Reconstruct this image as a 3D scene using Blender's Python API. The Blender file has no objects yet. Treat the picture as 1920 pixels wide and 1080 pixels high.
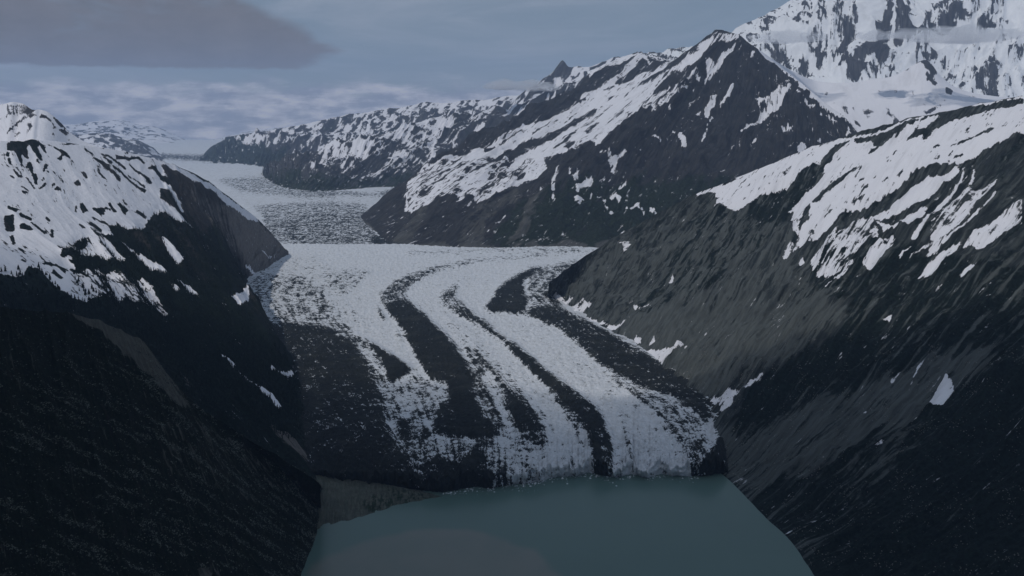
import bpy, bmesh, math, random
import numpy as np

S = bpy.context.scene
rad = math.radians
rng = np.random.default_rng(11)
random.seed(5)

# ------------------------------------------------------------------ camera, sky, sun, exposure
H_CAM, F_PX, HORIZON = 900.0, 1850.0, 215.0
PITCH = math.atan((540 - HORIZON) / F_PX)
cam = bpy.data.cameras.new('camera')
cam.sensor_width = 36.0
cam.lens = 36.0 * F_PX / 1920.0
cam.clip_start = 1.0
cam.clip_end = 200000.0
co = bpy.data.objects.new('camera', cam)
S.collection.objects.link(co)
co.location = (0, 0, H_CAM)
co.rotation_euler = (rad(90) - PITCH, 0, 0)
S.camera = co

SUN_EL, SUN_AZ = 48.0, -138.0          # azimuth measured from +Y (view direction) towards +X
sun = bpy.data.lights.new('sun', 'SUN')
sun.energy = 3.0
sun.angle = rad(0.6)
sun.color = (1.0, 0.95, 0.88)
so = bpy.data.objects.new('sun', sun)
S.collection.objects.link(so)
so.rotation_euler = (rad(90 - SUN_EL), 0, rad(180 - SUN_AZ))
so.location = (0, 0, 5000)

S.view_settings.view_transform = 'Standard'
S.view_settings.look = 'None'
S.view_settings.exposure = -1.0
S.view_settings.gamma = 1.0
S.view_settings.use_curve_mapping = False
S.cycles.max_bounces = 6
S.cycles.volume_bounces = 2
S.cycles.transparent_max_bounces = 8


class NT:
    """tiny helper for writing node trees as expressions"""
    def __init__(self, tree):
        self.t = tree

    def node(self, kind, **props):
        n = self.t.nodes.new(kind)
        for k, v in props.items():
            setattr(n, k, v)
        return n

    def put(self, sock, v):
        if isinstance(v, bpy.types.NodeSocket):
            self.t.links.new(v, sock)
        elif v is not None:
            if isinstance(v, (tuple, list)) and len(v) == 3 and sock.type == 'RGBA':
                v = (*v, 1)
            sock.default_value = v

    def m(self, op, a, b=None, c=None, clamp=False):
        n = self.node('ShaderNodeMath', operation=op, use_clamp=clamp)
        for s, v in zip(n.inputs, (a, b, c)):
            self.put(s, v)
        return n.outputs[0]

    def noise(self, vec, scale, detail=4, rough=0.55, dist=0.0, dims='3D', lac=2.0):
        n = self.node('ShaderNodeTexNoise', noise_dimensions=dims)
        self.put(n.inputs['Vector'], vec)
        n.inputs['Scale'].default_value = scale
        n.inputs['Detail'].default_value = detail
        n.inputs['Roughness'].default_value = rough
        n.inputs['Distortion'].default_value = dist
        n.inputs['Lacunarity'].default_value = lac
        return n.outputs['Fac']

    def vmul(self, vec, s):
        n = self.node('ShaderNodeVectorMath', operation='MULTIPLY')
        self.put(n.inputs[0], vec)
        n.inputs[1].default_value = s
        return n.outputs[0]

    def attr(self, name):
        n = self.node('ShaderNodeAttribute', attribute_name=name)
        return n

    def ramp(self, x, lo, hi, a=0.0, b=1.0, smooth=True):
        n = self.node('ShaderNodeMapRange', interpolation_type='SMOOTHSTEP' if smooth else 'LINEAR')
        self.put(n.inputs[0], x)
        self.put(n.inputs[1], lo)
        self.put(n.inputs[2], hi)
        n.inputs[3].default_value = a
        n.inputs[4].default_value = b
        return n.outputs[0]

    def mix(self, f, a, b):
        n = self.node('ShaderNodeMix', data_type='RGBA')
        self.put(n.inputs['Factor'], f)
        self.put(n.inputs[6], a)
        self.put(n.inputs[7], b)
        return n.outputs[2]


def build_world():
    w = bpy.data.worlds.new('World')
    S.world = w
    w.use_nodes = True
    t = w.node_tree
    t.nodes.clear()
    N = NT(t)
    sky = N.node('ShaderNodeTexSky', sky_type='NISHITA')
    sky.sun_disc = False
    sky.sun_elevation = rad(SUN_EL)
    sky.sun_rotation = rad(SUN_AZ)
    sky.altitude = 900
    sky.air_density = 1.0
    sky.dust_density = 0.3
    sky.ozone_density = 2.5
    tc = N.node('ShaderNodeTexCoord').outputs['Generated']
    sp = N.node('ShaderNodeSeparateXYZ')
    N.put(sp.inputs[0], tc)
    x, y, z = sp.outputs
    el = N.m('MULTIPLY', N.m('ARCSINE', z), 57.2958)
    az = N.m('MULTIPLY', N.m('ARCTAN2', x, y), 57.2958)
    cb = N.node('ShaderNodeCombineXYZ')
    N.put(cb.inputs[0], az)
    N.put(cb.inputs[1], el)
    v = cb.outputs[0]
    base = sky.outputs[0]
    blue = N.mix(0.80, base, (4.0, 5.2, 6.7))
    # high veil of cirrus, long streaks
    n1 = N.noise(N.vmul(v, (0.045, 0.34, 1)), 1.0, 7, 0.62, 0.7)
    n2 = N.noise(N.vmul(v, (0.16, 1.3, 1)), 1.0, 6, 0.6, 0.4)
    c1 = N.m('MULTIPLY', N.ramp(n1, 0.42, 0.72), 0.55)
    c1 = N.m('ADD', c1, N.m('MULTIPLY', N.ramp(n2, 0.5, 0.75), 0.22), clamp=True)
    col = N.mix(c1, blue, (8.0, 8.6, 10.2))
    # cloud bank lying over the far valley
    n3 = N.noise(N.vmul(v, (0.30, 1.1, 1)), 1.0, 8, 0.6, 0.3)
    bank = N.ramp(N.m('ADD', el, N.m('MULTIPLY', N.m('SUBTRACT', n3, 0.5), -3.2)), 1.0, 2.1, 1.0, 0.0)
    fade = N.ramp(az, -2.0, 4.0, 1.0, 0.25)
    bcol = N.mix(N.ramp(N.noise(N.vmul(v, (0.34, 1.15, 1)), 1.0, 8, 0.62, 0.05), 0.38, 0.64), (4.8, 5.4, 7.0), (11.0, 11.0, 12.2))
    col = N.mix(N.m('MULTIPLY', bank, fade), col, bcol)
    # the big flat-based grey cloud, left
    n4 = N.noise(N.vmul(v, (0.16, 0.42, 1)), 1.0, 8, 0.58, 0.2)
    n5 = N.noise(N.vmul(v, (0.55, 1.2, 1)), 1.0, 7, 0.6, 0.2)
    wob = N.m('MULTIPLY', N.m('SUBTRACT', n4, 0.5), 5.0)
    right = N.ramp(N.m('ADD', N.m('ADD', az, wob), N.m('MULTIPLY', N.m('ABSOLUTE', N.m('SUBTRACT', el, 3.5)), 1.9)), -10.6, -9.2, 1.0, 0.0)
    floor_ = N.ramp(N.m('ADD', el, N.m('MULTIPLY', N.m('SUBTRACT', n5, 0.5), 0.7)), 2.38, 2.62)
    top = N.ramp(el, 9.0, 14.0, 1.0, 0.0)
    left = N.ramp(az, -75.0, -40.0)
    big = N.m('MULTIPLY', N.m('MULTIPLY', right, floor_), N.m('MULTIPLY', top, left))
    big = N.m('MULTIPLY', big, N.ramp(N.m('ADD', n4, N.m('MULTIPLY', N.m('SUBTRACT', 5.2, el), 0.05)), 0.30, 0.52, 0.45, 0.97))
    ccol = N.mix(n5, (2.3, 2.3, 2.6), (4.0, 3.9, 4.3))
    col = N.mix(big, col, ccol)
    bg = N.node('ShaderNodeBackground')
    N.put(bg.inputs[0], col)
    bg.inputs[1].default_value = 0.10
    out = N.node('ShaderNodeOutputWorld')
    t.links.new(bg.outputs[0], out.inputs[0])


build_world()

# ------------------------------------------------------------------ view geometry helpers
CP, SP = math.cos(PITCH), math.sin(PITCH)


def ray(px, py):
    a = (np.asarray(px, float) - 960) / F_PX
    b = (540 - np.asarray(py, float)) / F_PX
    return a, CP + b * SP, -SP + b * CP


def P(px, py, Y):
    dx, dy, dz = ray(px, py)
    k = Y / dy
    return np.array([dx * k, Y, H_CAM + dz * k])


def ice_z(Y):
    return np.interp(Y, [0, 2050, 3000, 6000, 20000, 90000], [26, 26, 58, 128, 205, 330])


def G(px, py, dz=0.0):
    """point of the ice surface seen at that place"""
    dx, dy, dz_ = ray(px, py)
    z = np.full(np.shape(px), 60.0)
    for _ in range(40):
        k = (z - H_CAM) / np.minimum(dz_, -1e-4)
        z = 0.5 * z + 0.5 * ice_z(dy * k)
    k = (z - H_CAM) / np.minimum(dz_, -1e-4)
    return np.array([dx * k, dy * k, z + dz])


def L(px, py, z=0.0):
    dx, dy, dz_ = ray(px, py)
    k = (z - H_CAM) / dz_
    return np.array([dx * k, dy * k, z])


def project(p):
    x, y, z = p[..., 0], p[..., 1], p[..., 2] - H_CAM
    f = y * CP - z * SP
    u = y * SP + z * CP
    f = np.maximum(f, 1.0)
    return 960 + F_PX * x / f, 540 - F_PX * u / f


# ------------------------------------------------------------------ noise
def _hash(ix, iy, seed):
    h = (ix.astype(np.int64) * 374761393 + iy.astype(np.int64) * 668265263 + seed * 2246822519) & 0xFFFFFFFF
    h = ((h ^ (h >> 13)) * 1274126177) & 0xFFFFFFFF
    return (h ^ (h >> 16)) & 0xFFFFFFFF


_ang = np.linspace(0, 2 * np.pi, 256, endpoint=False)
_GX, _GY = np.cos(_ang).astype(np.float32), np.sin(_ang).astype(np.float32)


def perlin(x, y, seed=0):
    x0, y0 = np.floor(x), np.floor(y)
    fx, fy = (x - x0).astype(np.float32), (y - y0).astype(np.float32)
    ix, iy = x0.astype(np.int64), y0.astype(np.int64)
    u = fx * fx * fx * (fx * (fx * 6 - 15) + 10)
    v = fy * fy * fy * (fy * (fy * 6 - 15) + 10)

    def g(dx, dy):
        h = _hash(ix + dx, iy + dy, seed) & 255
        return _GX[h] * (fx - dx) + _GY[h] * (fy - dy)
    a, b, c, d = g(0, 0), g(1, 0), g(0, 1), g(1, 1)
    return ((a + u * (b - a)) * (1 - v) + (c + u * (d - c)) * v) * 1.45


def fbm(x, y, oct=5, seed=0, gain=0.5, lac=2.03):
    r, a, s = 0, 1.0, 0
    for i in range(oct):
        r = r + a * perlin(x, y, seed + i * 17)
        s += a
        a *= gain
        x, y = x * lac + 13.7, y * lac - 7.1
    return r / s


def ridged(x, y, oct=5, seed=0, gain=0.5, lac=2.1):
    r, a, s, w = 0, 1.0, 0, 1.0
    for i in range(oct):
        n = (1 - np.abs(perlin(x, y, seed + i * 31)) * 1.6)
        n = np.clip(n, 0, 1) ** 2
        r = r + a * n * w
        w = np.clip(n * 1.6, 0, 1)
        s += a
        a *= gain
        x, y = x * lac + 3.1, y * lac + 9.2
    return r / s


def sstep(x, a, b):
    t = np.clip((x - a) / (b - a), 0, 1)
    return t * t * (3 - 2 * t)


# ------------------------------------------------------------------ masks drawn as polygons
MX0, MX1, MY0, MY1, MS = -200, 2120, -120, 1200, 1.0      # picture units, cells of 2
MW, MH = int((MX1 - MX0) / MS), int((MY1 - MY0) / MS)


class Mask:
    def __init__(self, base=0.0):
        self.a = np.full((MH, MW), base, np.float32)

    def poly(self, val, *pts):
        p = (np.array(pts, float).reshape(-1, 2) - [MX0, MY0]) / MS
        x0, x1 = int(max(p[:, 0].min() - 1, 0)), int(min(p[:, 0].max() + 2, MW))
        y0, y1 = int(max(p[:, 1].min() - 1, 0)), int(min(p[:, 1].max() + 2, MH))
        if x1 <= x0 or y1 <= y0:
            return self
        X, Y = np.meshgrid(np.arange(x0, x1) + 0.5, np.arange(y0, y1) + 0.5)
        ins = np.zeros(X.shape, bool)
        n = len(p)
        for i in range(n):
            (ax, ay), (bx, by) = p[i], p[(i + 1) % n]
            if ay == by:
                continue
            c = ((ay > Y) != (by > Y)) & (X < (bx - ax) * (Y - ay) / (by - ay) + ax)
            ins ^= c
        sub = self.a[y0:y1, x0:x1]
        sub[ins] = val
        return self

    def stroke(self, val, w0, w1, *pts):
        p = np.array(pts, float).reshape(-1, 2)
        n = len(p)
        d = np.gradient(p, axis=0)
        nrm = np.stack([-d[:, 1], d[:, 0]], 1)
        nrm /= np.linalg.norm(nrm, axis=1, keepdims=True) + 1e-9
        w = np.linspace(w0, w1, n)[:, None] / 2
        q = np.concatenate([p + nrm * w, (p - nrm * w)[::-1]])
        return self.poly(val, *q.ravel())

    def blur(self, r, n=2):
        a = self.a
        r = int(round(r / MS))
        if r < 1:
            return self
        for _ in range(n):
            for ax in (0, 1):
                pad = [(0, 0), (0, 0)]
                pad[ax] = (r + 1, r)
                c = np.cumsum(np.pad(a, pad, mode='edge'), axis=ax, dtype=np.float64)
                k = 2 * r + 1
                if ax == 0:
                    a = (c[k:] - c[:-k]) / k
                else:
                    a = (c[:, k:] - c[:, :-k]) / k
        self.a = a.astype(np.float32)
        return self

    def at(self, px, py):
        x = np.clip((px - MX0) / MS - 0.5, 0, MW - 1.001)
        y = np.clip((py - MY0) / MS - 0.5, 0, MH - 1.001)
        ix, iy = x.astype(int), y.astype(int)
        fx, fy = x - ix, y - iy
        a = self.a
        return (a[iy, ix] * (1 - fx) + a[iy, ix + 1] * fx) * (1 - fy) + (a[iy + 1, ix] * (1 - fx) + a[iy + 1, ix + 1] * fx) * fy


# ------------------------------------------------------------------ meshes
def grid_mesh(name, V, attrs, mat, label=None, kind='structure', vecs=None):
    n, m = V.shape[:2]
    me = bpy.data.meshes.new(name)
    me.vertices.add(n * m)
    me.vertices.foreach_set('co', V.reshape(-1).astype(np.float32))
    i = np.arange(n * m).reshape(n, m)
    q = np.stack([i[:-1, :-1], i[1:, :-1], i[1:, 1:], i[:-1, 1:]], -1).reshape(-1, 4)
    me.loops.add(q.size)
    me.loops.foreach_set('vertex_index', q.ravel().astype(np.int32))
    me.polygons.add(len(q))
    me.polygons.foreach_set('loop_start', np.arange(0, q.size, 4, dtype=np.int32))
    me.update()
    me.validate()
    me.polygons.foreach_set('use_smooth', np.ones(len(me.polygons), bool))
    for k, v in attrs.items():
        at = me.attributes.new(k, 'FLOAT', 'POINT')
        at.data.foreach_set('value', np.ascontiguousarray(v, dtype=np.float32).ravel())
    for k, v in (vecs or {}).items():
        at = me.attributes.new(k, 'FLOAT_VECTOR', 'POINT')
        at.data.foreach_set('vector', np.ascontiguousarray(v, dtype=np.float32).ravel())
    # faces look upward
    me.materials.append(mat)
    nz = np.zeros(len(me.polygons) * 3, np.float32)
    me.polygons.foreach_get('normal', nz)
    if nz[2::3].mean() < 0:
        me.flip_normals()
    o = bpy.data.objects.new(name, me)
    S.collection.objects.link(o)
    if kind:
        o['kind'] = kind
    if label:
        o['label'] = label
    return o


def cr(c, t):
    """Catmull-Rom through the rows of c at positions t in 0..len-1"""
    n = len(c)
    i = np.clip(np.floor(t).astype(int), 0, n - 2)
    f = (t - i).reshape((-1,) + (1,) * (c.ndim - 1))
    ext = np.concatenate([(2 * c[0] - c[1])[None], c, (2 * c[-1] - c[-2])[None]])
    p0, p1, p2, p3 = ext[i], ext[i + 1], ext[i + 2], ext[i + 3]
    k = 0.42
    m1, m2 = k * (p2 - p0), k * (p3 - p1)
    return (2 * f**3 - 3 * f**2 + 1) * p1 + (f**3 - 2 * f**2 + f) * m1 + (-2 * f**3 + 3 * f**2) * p2 + (f**3 - f**2) * m2


def loft(cols, ns, nt, back=None, nback=10, rows_t=None):
    """cols: list of columns, each crest -> base as 3D points. Returns V[nt,ns,3], s (0..1), t (0 crest..1 base)."""
    C = np.array(cols)                                     # K x R x 3
    K, R = C.shape[:2]
    seg = np.linalg.norm(np.diff(C, axis=0), axis=2).mean(1)
    # column positions follow the size they have in the picture
    px, py = project(C)
    seg = np.hypot(np.diff(px, axis=0), np.diff(py, axis=0)).mean(1) + 4
    seg = np.clip(seg, None, 260)
    cum = np.concatenate([[0], np.cumsum(seg)])
    s = np.linspace(0, cum[-1], ns)
    sk = np.interp(s, cum, np.arange(K))
    rows = cr(C, sk)                                       # ns x R x 3
    sg = np.hypot(np.diff(px, axis=1), np.diff(py, axis=1)).mean(0) + 4
    sg = np.clip(sg, None, 300)
    cumt = np.concatenate([[0], np.cumsum(sg)])
    tt = np.linspace(0, cumt[-1], nt)
    tk = np.interp(tt, cumt, np.arange(R))
    V = cr(rows.transpose(1, 0, 2), tk)                    # nt x ns x 3
    return V, sk / (K - 1), tk / (R - 1)


def fall_coords(V):
    """metres across the slope and metres down the slope for every vertex"""
    ds = np.linalg.norm(np.diff(V, axis=1), axis=2).mean(0)
    u = np.concatenate([[0], np.cumsum(ds)])
    dt = np.linalg.norm(np.diff(V, axis=0), axis=2).mean(1)
    v = np.concatenate([[0], np.cumsum(dt)])
    U, W = np.meshgrid(u, v)
    return U, W


def add_back(V, depth=1500, drop=500, n=10):
    """hidden far side of a mountain: rows that run down behind the crest"""
    c = V[0]
    d = c[:, :2] / np.linalg.norm(c[:, :2], axis=1, keepdims=True)
    rows = []
    for k in np.linspace(1, 0, n, endpoint=False):
        r = c.copy()
        r[:, :2] += d * depth * k
        r[:, 2] -= drop * k**0.85
        rows.append(r)
    return np.concatenate([np.array(rows), V])


# ------------------------------------------------------------------ materials
def mountain_mat(name, across, along, rock=((0.055, 0.052, 0.05), (0.13, 0.12, 0.115)), veg=(0.022, 0.032, 0.016),
                 scree=(0.17, 0.15, 0.13), snow=(0.80, 0.80, 0.85), amp=0.75, bump=1.0, fine=None, sn=0.10):
    """across/along: size in metres of the streaks on this mountain"""
    mt = bpy.data.materials.new(name)
    mt.use_nodes = True
    t = mt.node_tree
    t.nodes.clear()
    N = NT(t)
    fv = N.attr('fall').outputs['Vector']
    sn_a = N.attr('snow').outputs['Fac']
    vg_a = N.attr('veg').outputs['Fac']
    sc_a = N.attr('scree').outputs['Fac']
    fine = fine or across * 0.35
    pos = N.node('ShaderNodeNewGeometry').outputs['Position']
    a = N.noise(N.vmul(fv, (1 / across, 1 / along, 0)), 1.0, 6, 0.62, 0.35, '2D')
    b = N.noise(pos, 1 / (across * 1.7), 6, 0.62, 0.2)
    n = N.m('ADD', N.m('MULTIPLY', a, 0.62), N.m('MULTIPLY', b, 0.38))
    nn = N.m('MULTIPLY', N.m('SUBTRACT', n, 0.5), amp * 4.2)
    s = N.ramp(N.m('ADD', sn_a, nn), 0.5 - sn, 0.5 + sn)
    # rock
    r1 = N.noise(N.vmul(fv, (1 / (across * 0.7), 1 / (along * 1.3), 0)), 1.0, 7, 0.68, 0.3, '2D')
    r2 = N.noise(pos, 1 / (across * 4), 5, 0.6)
    rk = N.mix(N.ramp(r1, 0.34, 0.68), rock[0], rock[1])
    rk = N.mix(N.m('MULTIPLY', N.ramp(r2, 0.42, 0.66), 0.5), rk, tuple(0.62 * x for x in rock[0]))
    vcol = N.mix(N.ramp(N.noise(pos, 1 / (fine * 2), 5, 0.7), 0.35, 0.7), tuple(0.55 * x for x in veg), tuple(1.7 * x for x in veg))
    vf = N.ramp(N.m('ADD', vg_a, N.m('MULTIPLY', N.m('SUBTRACT', N.m('ADD', N.m('MULTIPLY', r1, 0.5), N.m('MULTIPLY', b, 0.5)), 0.5), 1.6)), 0.38, 0.62)
    rk = N.mix(vf, rk, vcol)
    scc = N.mix(N.ramp(a, 0.35, 0.65), tuple(0.65 * x for x in scree), scree)
    sf = N.ramp(N.m('ADD', sc_a, N.m('MULTIPLY', N.m('SUBTRACT', N.m('ADD', N.m('MULTIPLY', r1, 0.6), N.m('MULTIPLY', b, 0.4)), 0.5), 1.5)), 0.36, 0.64)
    rk = N.mix(sf, rk, scc)
    dirt = N.ramp(N.noise(N.vmul(fv, (1 / (across * 2), 1 / (along * 2), 0)), 1.0, 5, 0.6, 0.3, '2D'), 0.5, 0.8)
    scol = N.mix(N.m('MULTIPLY', dirt, 0.55), snow, tuple(x * 0.72 for x in snow))
    col = N.mix(s, rk, scol)
    bs = N.node('ShaderNodeBsdfPrincipled')
    N.put(bs.inputs['Base Color'], col)
    bs.inputs['Roughness'].default_value = 0.85
    bs.inputs['Specular IOR Level'].default_value = 0.06
    bm = N.node('ShaderNodeBump')
    bm.inputs['Strength'].default_value = 0.9
    hgt = N.m('ADD', N.m('MULTIPLY', N.m('MULTIPLY', r1, across * 0.5 * bump), N.m('SUBTRACT', 1.0, N.m('MULTIPLY', s, 0.85))),
              N.m('MULTIPLY', s, across * 0.06 * bump))
    hgt = N.m('ADD', hgt, N.m('MULTIPLY', b, across * 0.35 * bump))
    N.put(bm.inputs['Height'], hgt)
    bm.inputs['Distance'].default_value = 1.0
    t.links.new(bm.outputs[0], bs.inputs['Normal'])
    out = N.node('ShaderNodeOutputMaterial')
    t.links.new(bs.outputs[0], out.inputs[0])
    return mt


def mountain(name, label, cols, ns, nt, mat, snow, veg=None, scree=None, gully=(300, 30), rough=(400, 25), seed=1,
             base_fade=0.12, crest_fade=0.02, crest_amp=0.35, snow_auto=None, back=(1500, 500), vert_noise=0.35, warp=0.9,
             stretch=3.2, snow_fill=0.8, tooth=None, jit=4.5, islands=0.0, aspect=0.2, big=None, streak=0.35):
    V, s, t = loft(cols, ns, nt)
    nb = 10
    V = add_back(V, back[0], back[1], nb)
    U, W = fall_coords(V)
    X, Y = V[..., 0], V[..., 1]
    tt = np.concatenate([np.zeros(nb), t])[:, None]
    env = sstep(1 - tt, 0, base_fade) * (crest_amp + (1 - crest_amp) * sstep(tt, 0, crest_fade + 0.12))
    wx = fbm(X / 900, Y / 900, 3, seed + 5) * gully[0] * warp
    g = ridged((U + wx) / gully[0], W / (gully[0] * stretch) + 0.3 * wx / gully[0], 6, seed, 0.52)
    r = ridged(X / rough[0] + 0.2, (Y + V[..., 2]) / rough[0], 6, seed + 90, 0.5)
    d = ((g - 0.45) * gully[1] + (r - 0.45) * rough[1])
    if big:
        d = d + (ridged((U + wx) / big[0] + 0.4, W / (big[0] * 2.2) + seed, 4, seed + 700, 0.5) - 0.45) * big[1] * sstep(1 - tt, 0.04, 0.5)
    px, py = project(V)                                    # where the undisturbed slope stands, for the drawn masks
    V = V.copy()
    soft = Mask(0.0)
    soft.a = snow.a.copy()
    soft.blur(14)
    fill = 1 - snow_fill * sstep(soft.at(px, py), 0.35, 0.85)
    V[..., 2] += d * env * fill
    rel = (g - 0.45) * 1.0 + (r - 0.45) * 0.6
    vn = fbm(U / (gully[0] * 0.16), W / (gully[0] * 0.5), 5, seed + 40, 0.6)
    tw, tl = tooth or (gully[0] * 0.13, gully[0] * 0.4)
    fx_, fy_ = np.gradient(px, axis=0), np.gradient(py, axis=0)
    fl = np.hypot(fx_, fy_) + 1e-6
    sh = jit * 2.4 * fbm(U / tw + 0.3 * wx / tw, W / tl, 5, seed + 300, 0.6)
    sa = jit * 0.9 * fbm(U / (tw * 1.4) + 40, W / (tl * 0.8), 4, seed + 333, 0.6)
    sh = sh + jit * 2.6 * fbm(U / (tw * 5), W / (tl * 4), 4, seed + 350, 0.5)
    jx = px + sh * fx_ / fl + sa * fy_ / fl
    jy = py + sh * fy_ / fl - sa * fx_ / fl
    sm = snow.at(jx, jy)
    sn = sm - 0.10 * (sm < 0.25) - vert_noise * rel * (gully[1] > 0) + vn * vert_noise * 0.8
    # snow lies on one flank of each rib and is blown off the other
    dU = np.gradient(d, axis=1) / np.maximum(np.gradient(U, axis=1), 0.5)
    k_ = 3
    cs = np.cumsum(np.pad(dU, ((0, 0), (k_ + 1, k_)), mode='edge'), axis=1)
    dU = (cs[:, 2 * k_ + 1:] - cs[:, :-2 * k_ - 1]) / (2 * k_ + 1)
    sn = sn + aspect * sstep(sm, 0.12, 0.3) * np.clip(dU / (np.std(dU) + 1e-6), -2, 2) * 0.5
    if islands:
        isl = fbm(U / (gully[0] * 0.30) + 0.8 * wx / gully[0], W / (gully[0] * 1.25), 5, seed + 400, 0.55)
        sn = sn - islands * sstep(isl, 0.17, 0.34)
        isl = fbm(U / (gully[0] * 0.075) + 2.0 * wx / gully[0], W / (gully[0] * 0.8), 4, seed + 430, 0.6)
        sn = sn - islands * 0.9 * sstep(isl, 0.20, 0.40) * sstep(fbm(X / (gully[0] * 2), Y / (gully[0] * 2), 3, seed + 450), -0.15, 0.2)
    if snow_auto is not None:
        sn = np.where((px < -150) | (px > 2080) | (np.arange(V.shape[0])[:, None] < nb), snow_auto(V), sn)
    at = {'snow': sn}
    at['veg'] = veg.at(px, py) if veg is not None else np.zeros_like(sn)
    at['scree'] = scree.at(px, py) if scree is not None else np.zeros_like(sn)
    if streak:
        q1 = fbm((U + 0.3 * wx) / (gully[0] * 0.19), W / (gully[0] * 2.0), 6, seed + 800, 0.62)
        q2 = fbm((U + 0.3 * wx) / (gully[0] * 0.14), W / (gully[0] * 1.7), 6, seed + 830, 0.62)
        at['veg'] = at['veg'] + streak * 1.6 * q1 - 0.2 * aspect * np.clip(dU / (np.std(dU) + 1e-6), -2, 2)
        at['scree'] = at['scree'] + streak * 1.6 * q2
    F = np.stack([U + wx * 0.6, W, np.zeros_like(U)], -1)
    o = grid_mesh(name, V, at, mat, label, vecs={'fall': F})
    return o, V, at


def col(*pts, g=None, gz=-14, lake=None):
    """column of (px,py,Y) points closed by a base point on the ice (g) or on the lake level (lake)"""
    r = [P(*p) for p in pts]
    if g:
        r.append(G(*g, gz))
    if lake:
        r.append(L(*lake, -12))
    return r


class CropMask(Mask):
    """mask whose polygons are given in an enlarged picture: origin and scale"""
    o, k = (0.0, 0.0), 1.0

    def crop(self, ox, oy, k):
        self.o, self.k = (ox, oy), k
        return self

    def poly(self, val, *pts):
        p = np.array(pts, float).reshape(-1, 2) / self.k + self.o
        return Mask.poly(self, val, *p.ravel())

    def stroke(self, val, w0, w1, *pts):
        p = np.array(pts, float).reshape(-1, 2)
        n = len(p)
        d = np.gradient(p, axis=0)
        nrm = np.stack([-d[:, 1], d[:, 0]], 1)
        nrm /= np.linalg.norm(nrm, axis=1, keepdims=True) + 1e-9
        w = np.linspace(w0, w1, n)[:, None] / 2
        return self.poly(val, *np.concatenate([p + nrm * w, (p - nrm * w)[::-1]]).ravel())


# ================================================================== FAR COUNTRY
# ---- pale far range beyond the ice plain
far_mat = mountain_mat('far_range_rock_and_snow', 160, 400, rock=((0.07, 0.07, 0.075), (0.12, 0.12, 0.125)), amp=0.9)


def simple_range(name, label, sky, base_py, Yc, Yb, seed, snowv, ns=420, nt=70, gully=(700, 110), rough=(600, 60), mat=None, back=(5000, 900), vn=0.8, stretch=2.0):
    cols = []
    for (x, y) in sky:
        top = P(x, y, Yc)
        b = P(x, base_py, Yb)
        b[2] = ice_z(Yb) - 20
        mid = 0.5 * top + 0.5 * b
        mid[2] -= 0.08 * (top[2] - b[2])
        cols.append([top, mid, b])
    m = CropMask(snowv)
    return mountain(name, label, cols, ns, nt, mat or far_mat, m, gully=gully, rough=rough, seed=seed, back=back, vert_noise=vn,
                    crest_amp=0.55, stretch=stretch, base_fade=0.3)


simple_range('far_mountain_range', 'faint pale snowy mountain range on the horizon beyond the ice plain',
             [(-700, 205), (-300, 216), (0, 222), (100, 232), (150, 232), (180, 226), (225, 224), (260, 234), (300, 240), (335, 256), (360, 266),
              (400, 262), (450, 250), (520, 240), (600, 236), (700, 232), (900, 226), (1300, 210)], 272, 30000, 24000, 3, 0.62)
simple_range('blue_forested_hill', 'blue hazy hill with thin snow sloping down to the ice plain behind the left ridge',
             [(-500, 200), (-100, 225), (60, 238), (130, 254), (165, 250), (195, 249), (235, 258), (262, 264), (285, 276), (302, 289), (312, 297)],
             300, 17500, 14000, 8, 0.30, ns=300, gully=(600, 70), rough=(500, 50))

# ---- far ridge, with the small dark horn
frm = mountain_mat('far_ridge_rock_and_snow', 55, 200, rock=((0.045, 0.045, 0.05), (0.095, 0.092, 0.09)), veg=(0.025, 0.035, 0.025), amp=0.95)
sky = [(380, 290, 296), (398, 272, 299), (430, 258, 300), (470, 249, 301), (520, 240, 303), (565, 232, 306), (610, 224, 308), (650, 214, 308), (700, 208, 310),
       (760, 198, 312), (800, 190, 314), (840, 191, 316), (880, 186, 318), (920, 184, 320), (950, 178, 322), (985, 176, 324), (1010, 152, 326), (1030, 138, 328),
       (1043, 126, 330), (1055, 112, 330), (1067, 124, 332), (1082, 123, 334), (1105, 124, 335), (1130, 116, 336), (1155, 108, 338), (1190, 110, 340), (1250, 112, 345)]
cols = []
for i, (x, y, b) in enumerate(sky):
    Yc = np.interp(x, [380, 600, 1000, 1250], [17500, 17000, 15500, 14000])
    Yb = np.interp(x, [380, 600, 1000, 1250], [15200, 13500, 12000, 11500])
    top = P(x, y, Yc)
    xb = x - np.interp(x, [380, 500, 620, 1250], [8, 22, 120, 230])
    base = P(xb, b, Yb)
    base[2] = ice_z(Yb) - 20
    cols.append([top, 0.62 * top + 0.38 * base + [0, 0, 15], 0.3 * top + 0.7 * base, base])
m = CropMask(0.05)
m.poly(0.50, 430, 240, 520, 230, 700, 195, 860, 175, 1040, 100, 1300, 80, 1300, 400, 560, 300, 545, 272, 500, 262, 440, 262)
m.poly(0.72, 560, 250, 700, 210, 800, 190, 990, 165, 1040, 150, 1100, 150, 1010, 230, 900, 260, 700, 300, 620, 290)
for st in [(4, 10, 620, 262, 560, 272, 500, 282), (4, 12, 760, 215, 700, 232, 640, 244), (5, 12, 900, 205, 830, 216, 780, 226), (4, 9, 700, 262, 640, 272, 600, 276), (5, 12, 1010, 175, 960, 195, 900, 212)]:
    m.stroke(0.1, *st)
m.poly(-0.3, 1036, 134, 1045, 105, 1066, 100, 1072, 126, 1062, 140, 1048, 134)
m.blur(5)
v = CropMask(0.1)
v.poly(0.95, 360, 300, 400, 262, 470, 255, 540, 285, 600, 320, 400, 320).blur(6)
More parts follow.
